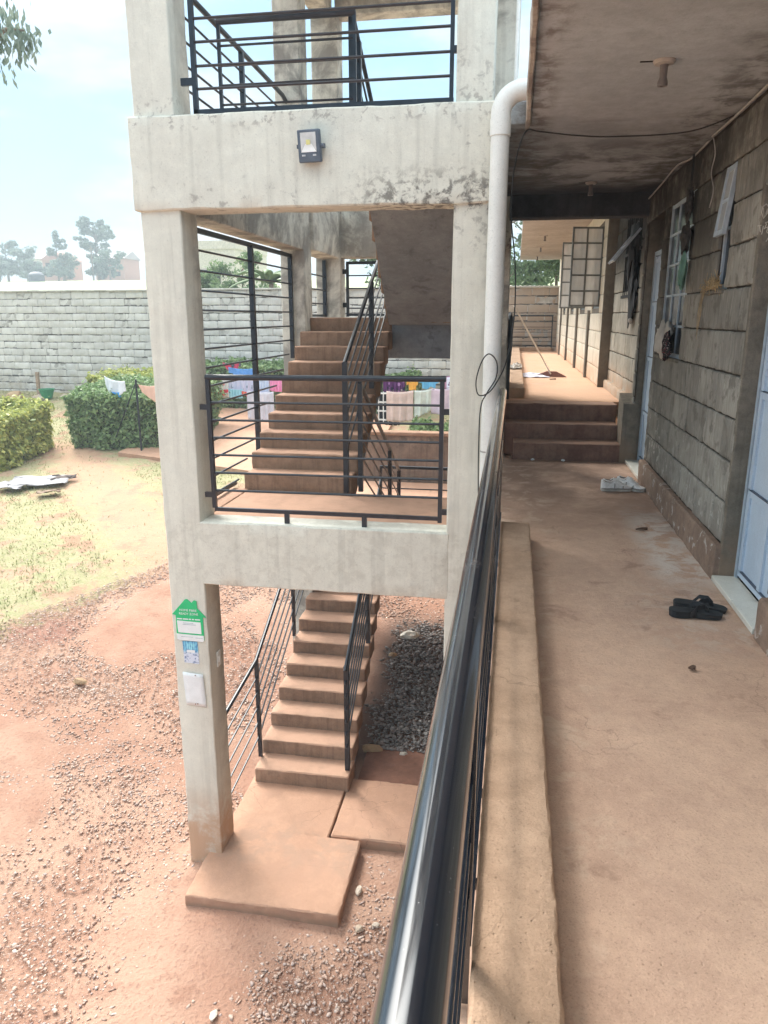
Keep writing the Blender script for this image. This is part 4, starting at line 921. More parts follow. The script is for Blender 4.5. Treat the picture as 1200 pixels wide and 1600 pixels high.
b.box(1.285, 1.31, 8.7, 10.0, 1.72, 1.75); b.box(1.285, 1.31, 8.7, 10.0, 2.2, 2.23); b.box(1.285, 1.31, 8.7, 10.0, 2.63, 2.66); b.build('burglar_bars', DARKF, WK)
for i, (y0, y1, z0, z1) in enumerate(OPC):
    wo = window('window', 1.20, y0, y1, z0, z1, 3, 5, C_, fm=GREYF)
    if i < 2:       # open casement standing out from the wall
        a = R(12 if i == 0 else 10); L = .44; hy = y0 if i == 0 else y0
        M = Matrix.Translation((1.172, hy + .01, 0)) @ Matrix.Rotation(a, 4, 'Z')
        f = MB(); Wd, z0_, z1_ = L, z0 + .02, z1 - .01
        f.box(-Wd, -Wd + .022, -.012, .012, z0_, z1_); f.box(-.022, 0, -.012, .012, z0_, z1_); f.box(-Wd + .022, -.022, -.011, .011, z0_, z0_ + .025); f.box(-Wd + .022, -.022, -.011, .011, z1_ - .025, z1_)
        f.box(-Wd * .52 - .011, -Wd * .52 + .011, -.010, .010, z0_ + .025, z1_ - .025)
        for j in range(1, 5): zz = z0_ + (z1_ - z0_) * j / 5; f.box(-Wd + .022, -.022, -.009, .009, zz - .011, zz + .011)
        s_ = xf(f, M).build('casement', GREYF, wo, smooth=False)
        g = MB(); g.box(-Wd + .01, -.01, -.003, .003, z0_ + .01, z1_ - .01); gp_ = xf(g, M)
        gp_.build('pane', PANE, wo, smooth=False)
b = MB(); b.rbox(.06, 1.45, 8.27, 22.0, 3.02, 3.14, .3, .01, .006, fr=3); b.build('ceiling_slab', CEIL2, C_)
b = MB(); b.box(1.45, 4.2, 8.27, 22.0, 3.03, 3.13); b.box(3.6, 3.7, 8.3, 22.2, .5, 3.03); b.build('interior', DARK, C_, smooth=False)
b = MB(); b.box(1.30, 1.50, 8.3, 22.2, -3.0, .28); b.box(-.04, 0, 15.6, 22.2, -2.2, .38); b.build('ground_floor_wall', CREAM, C_, smooth=False)

# ------------------------------------------------------------------ fixtures
def lampholder(x, y, z, s, lab):
    o = empty('lamp_holder', (x, y, z), lab, 'lamp holder', 'bare bulb holders under the walkway ceiling')
    MB().lathe([(.052 * s, 0), (.052 * s, -.008), (.044 * s, -.018), (.022 * s, -.022)], (x, y, z), 20).build('rose', flat('rose', (0.42, 0.37, 0.33), 0.6), o)
    b = MB(); b.lathe([(.020 * s, -.02), (.018 * s, -.05), (.017 * s, -.075), (.024 * s, -.098), (.023 * s, -.112), (.012 * s, -.112), (.010 * s, -.085)], (x, y, z), 18)
    b.build('socket', flat('bakelite', (0.17, 0.15, 0.145), 0.4), o)
    c = MB(); c.box(x - .11 * s, x - .03 * s, y - .006, y + .006, z - .006, z); c.build('wire_stub', DARKF, o)
lampholder(.64, 4.08, 2.668, 1.0, 'brown bulb holder on the ceiling nearest the camera')
lampholder(.62, 7.40, 2.668, 1.0, 'dark bulb holder on the sooty ceiling before the cross beam')
lampholder(.50, 15.5, 3.025, 1.0, 'nearest bulb holder under the pale far ceiling')
lampholder(.50, 18.0, 3.025, 1.0, 'middle bulb holder under the pale far ceiling')
lampholder(.50, 20.6, 3.025, 1.0, 'farthest bulb holder under the pale far ceiling')

P_ = empty('drainpipe', (-.135, 5.0, -3.0), 'white plastic rain pipe standing against the right front column', 'drainpipe')
b = MB(); b.tube([(-.135, 4.985, -3.05), (-.137, 4.99, 2.63)], .057, 28); b.build('pipe', PVC, P_)
el_pts = [(-.137, 4.99, 2.60)] + [(-.137 + .13 * (1 - math.cos(a)), 4.99 + .0 * a, 2.68 + .13 * math.sin(a)) for a in [i * math.pi / 2 / 10 for i in range(11)]] + [(.035, 4.99, 2.81)]
b = MB(); b.tube(el_pts, .060, 28); b.build('elbow', PVC, P_)
b = MB(); b.tube([(-.137, 4.99, 2.56), (-.137, 4.99, 2.655)], .0635, 28); b.build('collar', PVC, P_)
b = MB(); b.tube([(-.137, 4.99, .62), (-.137, 4.99, .63)], .0585, 28); b.build('joint_line', flat('pipe_joint', (0.35, 0.35, 0.33), 0.6), P_)
b = MB(); b.tube([(-.060, 5.20, 2.80), (-.064, 5.20, 4.9)], .012, 10)
tag(b.build('thin_pipe', PVC), 'thin white conduit rising beside the upper tower column', 'conduit')

def wire(name, pts, r, m_, lab, n=6):
    P = [Vector(p) for p in pts]; out = []
    for i in range(len(P) - 1):
        p0, p1, p2, p3 = P[max(i - 1, 0)], P[i], P[i + 1], P[min(i + 2, len(P) - 1)]
        for k in range(n):
            t = k / n; out.append(0.5 * ((2 * p1) + (-p0 + p2) * t + (2 * p0 - 5 * p1 + 4 * p2 - p3) * t * t + (-p0 + 3 * p1 - 3 * p2 + p3) * t ** 3))
    out.append(P[-1]); b = MB(); b.tube(out, r, 6); return tag(b.build(name, m_), lab, 'cable')
wire('cable', [(1.235, 5.05, 2.645), (1.0, 5.25, 2.60), (.573, 5.33, 2.605), (.328, 5.28, 2.61), (.10, 5.16, 2.615), (.02, 5.06, 2.60), (-.03, 5.0, 2.46), (-.052, 4.98, 2.28), (-.052, 4.97, 2.10), (-.020, 4.96, 1.87),
    (-.006, 4.95, 1.67), (-.010, 4.94, 1.45), (-.045, 4.92, 1.22), (-.10, 4.91, 1.09), (-.155, 4.90, 1.02), (-.215, 4.90, 1.01), (-.232, 4.90, 1.10), (-.20, 4.90, 1.22), (-.155, 4.90, 1.27), (-.105, 4.90, 1.22), (-.105, 4.90, 1.12), (-.16, 4.905, 1.02), (-.198, 4.91, .92), (-.202, 4.91, .64), (-.195, 4.91, .37), (-.185, 4.90, .2), (-.19, 4.9, -.4)],
    .0045, WIRE, 'thin black cable sagging across the ceiling and looping on the drainpipe')
wire('cable', [(1.215, 3.0, 2.64), (1.215, 4.0, 2.645), (1.22, 5.0, 2.635), (1.22, 5.6, 2.64)], .008, WIREG, 'grey cable along the top of the block wall near the camera')
wire('cable', [(1.22, 5.68, 2.63), (1.22, 6.2, 2.62), (1.215, 6.7, 2.66), (1.21, 7.3, 2.62), (1.22, 8.0, 2.6)], .007, WIREG, 'sagging grey cable along the sooty end of the block wall')
wire('cable', [(1.222, 5.58, 2.63), (1.23, 5.52, 2.52), (1.236, 5.60, 2.42), (1.238, 5.50, 2.30), (1.238, 5.56, 2.2)], .004, WIREG, 'loose wire tail dangling down the sooty wall')

# things on walkway
def shoe(y, x, rot, lab):
    o = empty('sneaker', (x, y, 0.0), lab, 'shoe', 'pair of white sneakers')
    M = Matrix.Translation((x, y, 0.0)) @ Matrix.Rotation(R(rot), 4, 'Z')
    prof = [(-.135, .020), (-.128, .030), (-.10, .036), (-.07, .035), (-.045, .034), (-.035, .034), (0, .034), (.015, .037), (.05, .042), (.09, .044), (.12, .036), (.138, .016)]
    WS = flat('white_canvas', (0.93, 0.92, 0.90), 0.7, var=0.1, vs=60); GS = flat('dirty_rubber', (0.55, 0.52, 0.47), 0.7, var=0.2)
    def hull(scale, z0, zf, m_, nm):
        b = MB(); n = 14; rings = []
        for i, (u, w_) in enumerate(prof):
            top = zf(u)
            ring = []
            for k in range(n):
                a = math.pi * k / (n - 1)
                ring.append((u, w_ * scale * math.cos(a), z0 + (top - z0) * abs(math.sin(a)) ** .6))
            rings.append(ring)
        vs = [p for r_ in rings for p in r_]
        fs = [(i * n + k, i * n + k + 1, (i + 1) * n + k + 1, (i + 1) * n + k) for i in range(len(prof) - 1) for k in range(n - 1)]
        fs += [tuple(range(n)), tuple(range((len(prof) - 1) * n, len(prof) * n))] + [(i * n, (i + 1) * n, (i + 1) * n + n - 1, i * n + n - 1) for i in range(len(prof) - 1)]
        b.add(vs, fs); return xf(b, M).build(nm, m_, o, ang=50)
    hull(1.08, 0.0, lambda u: .022, GS, 'sole'); hull(.95, .018, lambda u: .100 if u < -.11 else (.080 if u < -.04 else (.112 if u < .01 else max(.042, .108 - (u + .01) * .62))), WS, 'upper')
    b = MB(); b.add([(-.110, -.022, .099), (-.045, -.026, .093), (-.035, 0, .11), (-.045, .026, .093), (-.110, .022, .099), (-.120, 0, .104)], [(0, 1, 2, 3, 4, 5)]); xf(b, M).build('opening', flat('shoe_inside', (0.06, 0.055, 0.055), 0.9), o)
    b = MB(); b.tube([(-.112, -.020, .099), (-.09, -.029, .092), (-.06, -.030, .088), (-.04, -.026, .096), (-.03, 0, .113), (-.04, .026, .096), (-.06, .030, .088), (-.09, .029, .092), (-.112, .020, .099), (-.122, 0, .104), (-.112, -.020, .099)], .0048, 7)
    xf(b, M).build('collar', WS, o)
    b = MB(); b.tube([(u_, -w_ * 1.10, .0235) for u_, w_ in prof] + [(u_, w_ * 1.10, .0235) for u_, w_ in prof[::-1]], .0035, 6); xf(b, M).build('welt', flat('welt_grey', (0.24, 0.21, 0.19), .8), o)
    b = MB(); b.box(-.028, -.022, -.0405, -.030, .030, .070); b.box(.045, .050, -.047, -.034, .026, .05); xf(b, M).build('seam', flat('seam_grey', (0.35, 0.33, 0.31), .8), o)
    b = MB()
    for k in range(4): u = .0 + k * .02; zz = .104 - k * .012; b.tube([(u, -.024, zz - .006), (u + .004, 0, zz + .004), (u, .024, zz - .006)], .003, 6)
    b.tube([(-.005, 0, .088), (.0, .03, .08), (.015, .045, .05)], .0028, 6); xf(b, M).build('laces', WS, o)
shoe(6.72, .955, 8, 'left white canvas sneaker standing on the walkway'); shoe(6.78, 1.085, -38, 'right white canvas sneaker turned towards the wall')
def slipper(x, y, rot, lab, zt=0.0):
    o = empty('sandal', (x, y, zt), lab, 'sandal', 'pair of black thong sandals')
    M = Matrix.Translation((x, y, zt)) @ Matrix.Rotation(R(rot), 4, 'Z')
    L = .135; pts = []; n = 28
    BK = flat('black_foam', (0.022, 0.026, 0.03), 0.65, var=0.3); BS = flat('black_strap', (0.015, 0.016, 0.02), 0.5)
    def wdt(u): return .040 * (1 - .28 * math.exp(-((u - .0) / .045) ** 2)) * math.sqrt(max(0, 1 - (u / L) ** 8)) + .006 * (u > 0) * (1 - (u / L) ** 2)
    us = [-L + 2 * L * i / n for i in range(n + 1)]
    out = [(u, wdt(u)) for u in us] + [(u, -wdt(u)) for u in us[::-1][1:-1]]
    thick = lambda u: .034 - .014 * max(0, u) / L + .004 * max(0, -u) / L
    m = len(out); b = MB()
    b.add([(u, v, thick(u)) for u, v in out] + [(u * .97, v * .95, 0.001) for u, v in out], [tuple(range(m)), tuple(range(2 * m - 1, m - 1, -1))] + [(i, i + m, (i + 1) % m + m, (i + 1) % m) for i in range(m)])
    xf(b, M).build('sole', BK, o)
    b = MB(); cst = [(.062, 0, .024), (.060, 0, .044)]
    for sgn in (1, -1):
        path = [Vector((.060, 0, .040)), Vector((.035, sgn * .020, .062)), Vector((-.005, sgn * .036, .058)), Vector((-.035, sgn * .042, .020))]
        wv = .011
        for p_, q_ in zip(path, path[1:]):
            d = (q_ - p_).normalized(); sd_ = Vector((-d.y, d.x, 0)).normalized() * wv if False else Vector((d.y * .3, -d.x * .3, 1)).normalized() * wv
            nn = d.cross(sd_).normalized() * .002
            b.add([p_ - sd_ + nn, q_ - sd_ + nn, q_ + sd_ + nn, p_ + sd_ + nn, p_ - sd_ - nn, q_ - sd_ - nn, q_ + sd_ - nn, p_ + sd_ - nn], [(0, 1, 2, 3), (7, 6, 5, 4), (0, 4, 5, 1), (2, 6, 7, 3), (1, 5, 6, 2), (3, 7, 4, 0)])
    b.tube(cst, .004, 8)
    b.tube([(.052, -.010, .050), (.03, 0, .068), (.02, .012, .062)], .006, 8)
    xf(b, M).build('strap', BS, o)
slipper(.985, 3.80, 2, 'black thong sandal nearer the camera beside the doorstep'); slipper(1.03, 3.905, -8, 'black thong sandal behind the other one by the doorstep')
# leaf litter
for (x, y, lx, rot, lab) in [(.97, 5.42, .085, 4, 'curled brown dead leaf on the walkway beyond the sandals'), (.83, 3.16, .03, -20, 'small dark twig on the near walkway floor'), (.62, 12.0, .10, 0, 'thin dark twig on the raised far walkway')]:
    z = .55 if y > 9 else 0
    M = Matrix.Translation((x, y, z + .004)) @ Matrix.Rotation(R(rot), 4, 'Z'); b = MB(); n = 8; vs = []
    for i in range(n + 1):
        u = i / n; wv = .016 * math.sin(math.pi * u) + .002
        vs += [((u - .5) * lx, -wv, .004 + .012 * abs(u - .5)), ((u - .5) * lx, 0, .0), ((u - .5) * lx, wv, .006 + .014 * u)]
    b.add(vs, [(i * 3 + k, i * 3 + k + 1, i * 3 + k + 4, i * 3 + k + 3) for i in range(n) for k in range(2)])
    o = xf(b, M).build('dead_leaf', flat('dead_leaf', (0.10, 0.055, 0.035), 0.8, var=.3)); o.modifiers.new('t', 'SOLIDIFY').thickness = .0015; tag(o, lab, 'leaf litter')
for (x, y, lab) in [(.25, 8.03, 'crumpled white scrap at the foot of the bottom step'), (.57, 8.04, 'second pale scrap by the bottom step, nearer the wall')]:
    tag(MB().rock((x, y, .014), .018, (1.1, .8, .7), seed=x).build('paper_scrap', WHITE), lab, 'litter')
# squeegee leaning on railing
SQ = empty('floor_squeegee', (.60, 12.72, .55), 'long-handled floor squeegee leaning against the far railing', 'squeegee')
b = MB(); b.tube([(.61, 12.55, .60), (-.02, 11.9, 1.66)], .013, 8); b.build('handle', flat('pale_stick', (0.62, 0.58, 0.52), 0.7), SQ)
b = MB(); b.add([(.36, 12.6, .555), (.86, 12.5, .555), (.86, 12.56, .565), (.36, 12.66, .565), (.54, 12.58, .64), (.70, 12.55, .64), (.70, 12.58, .64), (.54, 12.61, .64)], [(0, 1, 5, 4), (1, 2, 6, 5), (2, 3, 7, 6), (3, 0, 4, 7), (4, 5, 6, 7), (3, 2, 1, 0)]); b.build('blade', BROOM, SQ, smooth=False)
def rag(name, cx_, cy_, z, sx, sy, h, m_, lab, seed):
    n = 22; vs = []
    for j in range(n + 1):
        for i in range(n + 1):
            u, v = i / n - .5, j / n - .5; e = 1 - min(1, (abs(u) * 2) ** 3 + (abs(v) * 2) ** 3)
            wob = noise.noise(Vector((u * 5 + seed, v * 5, seed)))
            vs.append((cx_ + u * sx * (1 + .25 * noise.noise(Vector((v * 4, seed, 1)))), cy_ + v * sy * (1 + .3 * noise.noise(Vector((u * 4, seed, 9)))), z + .006 + max(0, h * (.4 + wob) * (.35 + .65 * e))))
    b = MB(); b.add(vs, [(j * (n + 1) + i, j * (n + 1) + i + 1, (j + 1) * (n + 1) + i + 1, (j + 1) * (n + 1) + i) for j in range(n) for i in range(n)])
    o = b.build(name, m_, ang=60); o.modifiers.new('t', 'SOLIDIFY').thickness = .004; return tag(o, lab, 'cloth')
rag('cloth', .32, 12.75, .55, .50, .8, .05, flat('lilac_cloth', (0.66, 0.68, 0.80), 0.8, var=.15), 'crumpled lilac white cloth on the raised walkway floor', 2)
rag('cloth', .04, 12.9, .68, .22, .9, .07, flat('grey_rag', (0.40, 0.36, 0.32), 0.9, var=.3), 'dirty grey rag heaped on the far kerb', 5)

# ------------------------------------------------------------------ cloths
def cloth(name, p, q, drop, m_, lab, cat='laundry', group=None, folds=5, amp=.03, skew=0.0, n=26, jag=0.0, bottom=None, seed=0):
    if name == 'shirt': jag = .35; seed = p[0] * 3
    if name == 'shirt' and bottom is None: bottom = lambda u: .55 + .45 * (1 if .18 < u < .82 else 0)
    p, q = Vector(p), Vector(q); d = q - p; nrm = Vector((-d.y, d.x, 0)).normalized(); vs = []
    m = 12
    for j in range(m + 1):
        v = j / m
        for i in range(n + 1):
            u = i / n; sag = -0.05 * math.sin(math.pi * u) * d.length
            dr = drop * (bottom(u) if bottom else 1.0) * (1 + jag * noise.noise(Vector((u * 4, seed, 0))))
            o_ = amp * (.25 + .75 * v) * (math.sin(u * folds * 6.283 + seed) + .5 * math.sin(u * folds * 14.1 + seed * 2 + v))
            vs.append(p + d * u + Vector((0, 0, sag - dr * v)) + nrm * o_ + d.normalized() * skew * v)
    b = MB(); b.add(vs, [(j * (n + 1) + i, j * (n + 1) + i + 1, (j + 1) * (n + 1) + i + 1, (j + 1) * (n + 1) + i) for j in range(m) for i in range(n)])
    o = b.build(name, m_, ang=80); o.modifiers.new('t', 'SOLIDIFY').thickness = .004
    return tag(o, lab, cat, group)
LG = 'washing hung on the clothes lines'
def fab(name, c, var=.1): return flat(name, c, 0.85, 0.15, var=var, vs=6)
def plaid():
    m, t, b_ = new('plaid', .85, .1); g, x, y, z = pos(t)
    fx = math_(t, 'FRACT', math_(t, 'MULTIPLY', x, 9)); fz = math_(t, 'FRACT', math_(t, 'MULTIPLY', z, 5))
    l = math_(t, 'MAXIMUM', math_(t, 'LESS_THAN', fx, .22), math_(t, 'LESS_THAN', fz, .20))
    lk(t, mix(t, l, (.02, .02, .025), (.78, .78, .76)), b_.inputs['Base Color']); return m
def spots(name, base, cols, sc):
    m, t, b_ = new(name, .85, .1); g, x, y, z = pos(t)
    v = t.nodes.new('ShaderNodeTexVoronoi'); v.inputs['Scale'].default_value = sc; lk(t, g.outputs['Position'], v.inputs['Vector'])
    r = t.nodes.new('ShaderNodeValToRGB'); r.color_ramp.interpolation = 'CONSTANT'; s = t.nodes.new('ShaderNodeSeparateColor'); lk(t, v.outputs['Color'], s.inputs[0]); lk(t, s.outputs[0], r.inputs[0])
    while len(r.color_ramp.elements) < len(cols): r.color_ramp.elements.new(.5)
    for i, c in enumerate(cols): r.color_ramp.elements[i].position = i / len(cols); r.color_ramp.elements[i].color = tuple(c) + (1,)
    lk(t, mix(t, math_(t, 'LESS_THAN', v.outputs['Distance'], .38), base, r.outputs[0]), b_.inputs['Base Color']); return m
# right-hand lines (seen through the tower)
cloth('blanket', (-3.10, 16.75, -.10), (-2.62, 16.75, -.14), .75, plaid(), 'black and white plaid blanket hung at the left end of the front line', group=LG, skew=.12, amp=.02, folds=2)
cloth('bed_sheet', (-2.80, 16.7, -.12), (-2.18, 16.7, -.10), .68, fab('peach_sheet', (.74, .58, .53)), 'pale peach sheet hung beside the plaid blanket', group=LG, folds=3, amp=.02)
cloth('towel', (-2.16, 16.7, -.10), (-1.78, 16.7, -.06), .60, fab('mint_towel', (.68, .74, .69)), 'pale mint towel hung between the peach and lilac cloths', group=LG, folds=2, amp=.02, bottom=lambda u: 1.05 - .25 * u)
cloth('towel', (-1.78, 16.7, -.05), (-1.22, 16.7, -.02), .56, fab('lilac_towel', (.74, .62, .74)), 'lilac towel right of the mint towel', group=LG, folds=2, amp=.02)
cloth('skirt', (-3.15, 18.3, .05), (-2.60, 18.3, .06), .34, spots('purple_print', (.10, .03, .13), [(.35, .2, .4), (.02, .02, .05), (.5, .45, .5)], 9), 'dark purple printed cloth on the back line', group=LG)
cloth('shirt', (-2.56, 18.3, .07), (-2.28, 18.3, .08), .33, fab('orange_cloth', (.80, .45, .10)), 'orange top hung between the purple and blue cloths', group=LG, folds=2)
cloth('shirt', (-2.27, 18.3, .09), (-1.76, 18.3, .10), .27, fab('sky_blue_cloth', (.16, .48, .78)), 'sky blue top hung on the back line', group=LG, folds=3)
cloth('shirt', (-1.75, 18.3, .10), (-1.45, 18.3, .12), .30, fab('mauve_cloth', (.52, .30, .45)), 'mauve top at the right of the back line', group=LG, folds=2)
cloth('shirt', (-1.50, 17.4, .14), (-1.18, 17.4, .22), .55, spots('white_striped', (.70, .74, .86), [(.7, .74, .86), (.2, .14, .25)], 14), 'whitish garment with dark specks beside the tower column', group=LG, folds=2)
# left lines
cloth('bed_sheet', (-8.55, 19.9, -.02), (-7.80, 19.9, -.06), .62, spots('floral', (.74, .76, .74), [(.2, .4, .3), (.7, .75, .72), (.75, .3, .3)], 12), 'white sheet with small flowers at the left of the yard line', group=LG)
cloth('bed_sheet', (-7.80, 19.9, -.05), (-7.05, 19.9, -.06), .50, spots('lavender_print', (.60, .62, .78), [(.6, .62, .78), (.3, .35, .45)], 9), 'lavender printed cloth in the middle of the yard line', group=LG)
cloth('shirt', (-8.35, 19.7, -.42), (-7.75, 19.7, -.44), .16, fab('red_cloth', (.70, .03, .05)), 'red garment hung low under the flowered sheet', group=LG)
cloth('shirt', (-7.35, 19.7, -.48), (-6.55, 19.7, -.50), .17, spots('red_orange', (.70, .05, .06), [(.75, .2, .1), (.65, .02, .05)], 10), 'red and orange garments hung low at the right of the yard line', group=LG)
cloth('towel', (-7.75, 19.75, -.42), (-7.35, 19.75, -.44), .24, fab('aqua_cloth', (.35, .66, .76)), 'aqua towel between the two red garments', group=LG)
cloth('towel', (-7.02, 19.9, -.10), (-6.62, 19.9, -.13), .45, fab('pale_blue_cloth', (.55, .66, .82)), 'pale blue towel beside the pink cloth', group=LG)
cloth('towel', (-6.60, 19.9, -.14), (-6.15, 19.9, -.15), .34, fab('pink_cloth', (.80, .30, .52)), 'bright pink cloth at the right end of the yard line', group=LG)
cloth('shirt', (-8.30, 20.8, .22), (-7.75, 20.8, .24), .20, spots('crimson_dark', (.62, .06, .12), [(.1, .1, .12), (.7, .1, .2)], 5), 'crimson and black garment on the rear yard line', group=LG)
cloth('shirt', (-7.98, 20.4, .12), (-7.15, 20.4, .10), .32, fab('cobalt_cloth', (.12, .30, .62)), 'blue garment behind the flowered sheet', group=LG)
cloth('bed_sheet', (-6.55, 17.9, -.28), (-5.85, 17.9, -.30), .72, fab('mauve_grey_sheet', (.58, .58, .66)), 'plain mauve grey sheet low beside the stair flight', group=LG)
def clothes_frame(x, y, h, lab, x2=None, y2=None):
    z = float(gz(x, y)) + .05; o = empty('clothes_pole', (x, y, z), lab, 'clothes pole', 'clothes line posts')
    MB().tube([(x, y, z), (x, y, z + h)], .025, 8).build('post', BLACK, o)
    if x2: MB().tube([(x, y, z + h * .96), (x2, y2, float(gz(x2, y2)))], .014, 6).build('brace', BLACK, o)
clothes_frame(-8.98, 16.9, 1.76, 'dark pole with slanting brace beside the large hedge', -9.95, 17.2)
clothes_frame(-3.2, 16.75, 1.85, 'dark pole at the left end of the right-hand clothes line')
clothes_frame(-1.15, 16.72, 1.85, 'dark pole at the right end of the clothes line by the walkway')
clothes_frame(-8.62, 20.0, 1.5, 'pole left of the flowered sheet'); clothes_frame(-6.1, 20.0, 1.4, 'pole right of the pink cloth')
def line(p, q, lab): wire('clothes_line', [p, ((p[0] + q[0]) / 2, (p[1] + q[1]) / 2, min(p[2], q[2]) - .03), q], .006, WIRE, lab)['category'] = 'clothes line'
line((-3.2, 16.72, -.08), (-1.15, 16.7, .0), 'front clothes line carrying the peach sheet'); line((-3.3, 18.3, .08), (-1.3, 18.3, .13), 'back clothes line carrying the orange top')
line((-8.62, 19.9, .0), (-6.1, 19.9, -.12), 'yard clothes line carrying the flowered sheet')
line((-10.6, 17.9, .12), (-8.98, 16.9, -.03), 'line from the hedge to the braced pole'); line((-8.98, 16.9, -.03), (-7.9, 16.6, .12), 'line from the braced pole towards the tower')
cloth('shirt', (-10.15, 17.5, .06), (-9.35, 17.05, -.02), .36, fab('white_shirt', (.74, .76, .82)), 'white shirt hung on the line before the large hedge', group=LG, folds=2, bottom=lambda u: .7 + .7 * math.sin(math.pi * min(1, u * 1.1)), amp=.03)
cloth('shirt', (-9.92, 17.35, -.30), (-9.55, 17.12, -.30), .22, fab('bright_blue', (.05, .32, .72)), 'bright blue garment under the white shirt', group=LG, folds=2, bottom=lambda u: .8 + .3 * math.cos(u * 9))
cloth('towel', (-8.90, 16.85, -.08), (-8.20, 16.66, -.05), .55, fab('salmon_towel', (.76, .48, .38)), 'salmon towel on the line right of the braced pole', group=LG, folds=1, amp=.02, bottom=lambda u: .35 + .65 * u, skew=.1)
# low garden wall with beige coping
LW = empty('low_wall', (-1.8, 15.5, -2.0), 'low rendered wall with beige top behind the tower', 'wall')
b = MB(); b.rbox(-3.2, -.25, 15.45, 15.70, -2.1, -.93, .25, .008, .004); b.build('wall', plaster('brown_render', (0.27, 0.20, 0.155), (0.19, 0.13, 0.10), stains_shade=[(lambda t, x, y, z: rng_(t, z, -1.3, -1.05), (0.10, 0.08, 0.06), .8, .5, .6, 7)], streak=.5), LW)
b = MB(); b.rbox(-3.22, -.25, 15.41, 15.74, -.93, -.86, .25, .008, .003); b.build('coping', KERB, LW)

# hanging bag, cloths, nest on the block wall
BG = empty('bag', (1.2, 6.5, 1.18), 'white cloth bag with dark beaded panel stuffed in the window corner', 'bag')
def blob(b, c, s3, seed, sub=3, k=.5):
    import bmesh
    bm = bmesh.new(); bmesh.ops.create_icosphere(bm, subdivisions=sub, radius=1.0); vs = []
    for v_ in bm.verts:
        d = v_.co.normalized(); q = 1 + k * noise.noise(d * 1.6 + Vector((seed, 0, seed))) + .12 * math.sin(d.z * 9 + d.y * 7 + seed)
        vs.append((c[0] + d.x * s3[0] * q, c[1] + d.y * s3[1] * q, c[2] + d.z * s3[2] * q))
    fs = [tuple(v_.index for v_ in f.verts) for f in bm.faces]; bm.free(); b.add(vs, fs)
b = MB(); blob(b, (1.215, 6.62, 1.31), (.045, .16, .13), 3); blob(b, (1.22, 6.44, 1.40), (.03, .08, .06), 5); b.build('body', fab('dusty_white', (.55, .52, .48), .2), BG, ang=70)
b = MB(); blob(b, (1.205, 6.36, 1.275), (.032, .10, .095), 7); b.build('beaded_panel', spots('beads', (.02, .02, .022), [(.02, .02, .02), (.5, .4, .38), (.3, .05, .08), (.02, .02, .02)], 90), BG, ang=70)
HC = MB()
blob(HC, (1.205, 6.05, 2.30), (.022, .045, .14), 2); blob(HC, (1.20, 6.03, 2.05), (.034, .07, .10), 4)
HB = empty('hanging_bundle', (1.2, 6.05, 2.4), 'sooty cord bundle with green cloth end hanging beside the blue window', 'bundle')
HC.build('bundle', flat('sooty_cloth', (0.05, 0.045, 0.042), .9, var=.5, vs=40), HB, ang=70)
b = MB(); blob(b, (1.20, 6.03, 1.82), (.026, .05, .12), 8); b.build('green_end', fab('faded_green', (.16, .30, .24), .3), HB, ang=70)
b = MB(); b.tube([(1.205, 6.05, 2.62), (1.205, 6.05, 2.4)], .008, 6); b.build('cord', DARKF, HB)
b = MB()
for i in range(150):
    c = Vector((1.226, 5.20 + random.gauss(0, .10), 1.675 + abs(random.gauss(0, .03)))); d = Vector((random.uniform(-.2, .15), random.gauss(0, 1), random.gauss(0, .45))).normalized() * random.uniform(.04, .13)
    if (c + d).z < 1.665: d.z = abs(d.z) * .3
    b.tube([c - d * .5, c + Vector((random.uniform(-.01, .005), 0, .006)), c + d * .5], .0018, 4)
for i in range(6): b.tube([(1.222, 5.35 + i * .02, 1.68), (1.222, 5.42 + i * .02, 1.60 - i * .02), (1.228, 5.45 + i * .01, 1.50 - i * .03)], .0015, 4)
tag(b.build('bird_nest', STRAW), 'loose dry straw nest spilling from the small window sill', 'nest')
BT = empty('hanging_cloth', (1.25, 8.8, 1.6), 'black cloth hung from the burnt window with a pale knot', 'cloth')
b = MB(); blob(b, (1.268, 8.95, 1.72), (.03, .20, .30), 4, k=.6); blob(b, (1.262, 9.05, 2.2), (.035, .25, .35), 6, k=.7); b.build('cloth', DARKF, BT, ang=60)
b = MB(); blob(b, (1.252, 8.80, 1.46), (.022, .035, .028), 2); b.build('knot', fab('dusty_white2', (.55, .52, .48)), BT)

# ------------------------------------------------------------------ perimeter wall
PW = empty('perimeter_wall', (-8, 22.8, -1), 'pale grey quarry-block perimeter wall across the back of the yard', 'wall')
def wy(x): return 22.35 + .07 * (-x)
b = MB(); rr = random.Random(4); ang = math.atan(-.07)
hgt = .23
for r_ in range(-2, 14):
    z0 = -.92 + r_ * hgt; x = -34 + rr.uniform(0, .3)
    while x < 1.6:
        l = rr.uniform(.30, .62); 
        xm = x + l / 2; y = wy(xm); dep = rr.uniform(-.012, .012)
        sag = .02 * noise.noise(Vector((xm * .3, r_, 0)))
        vis = -19 < x
        bb_ = MB(); g1, g2 = rr.uniform(.004, .009), rr.uniform(.004, .012)
        bb_.rbox(-l / 2 + g1, l / 2 - g1, -.10 + dep, .1, g2, hgt - .008, .12 if vis else 9, .010, .010, fr=7, seed=rr.random() * 50)
        M = Matrix.Translation((xm, y, z0 + sag)) @ Matrix.Rotation(ang, 4, 'Z'); xf(bb_, M); b.add(bb_.v, bb_.f); x += l
b.build('blocks', PERIM, PW, smooth=True, ang=40)
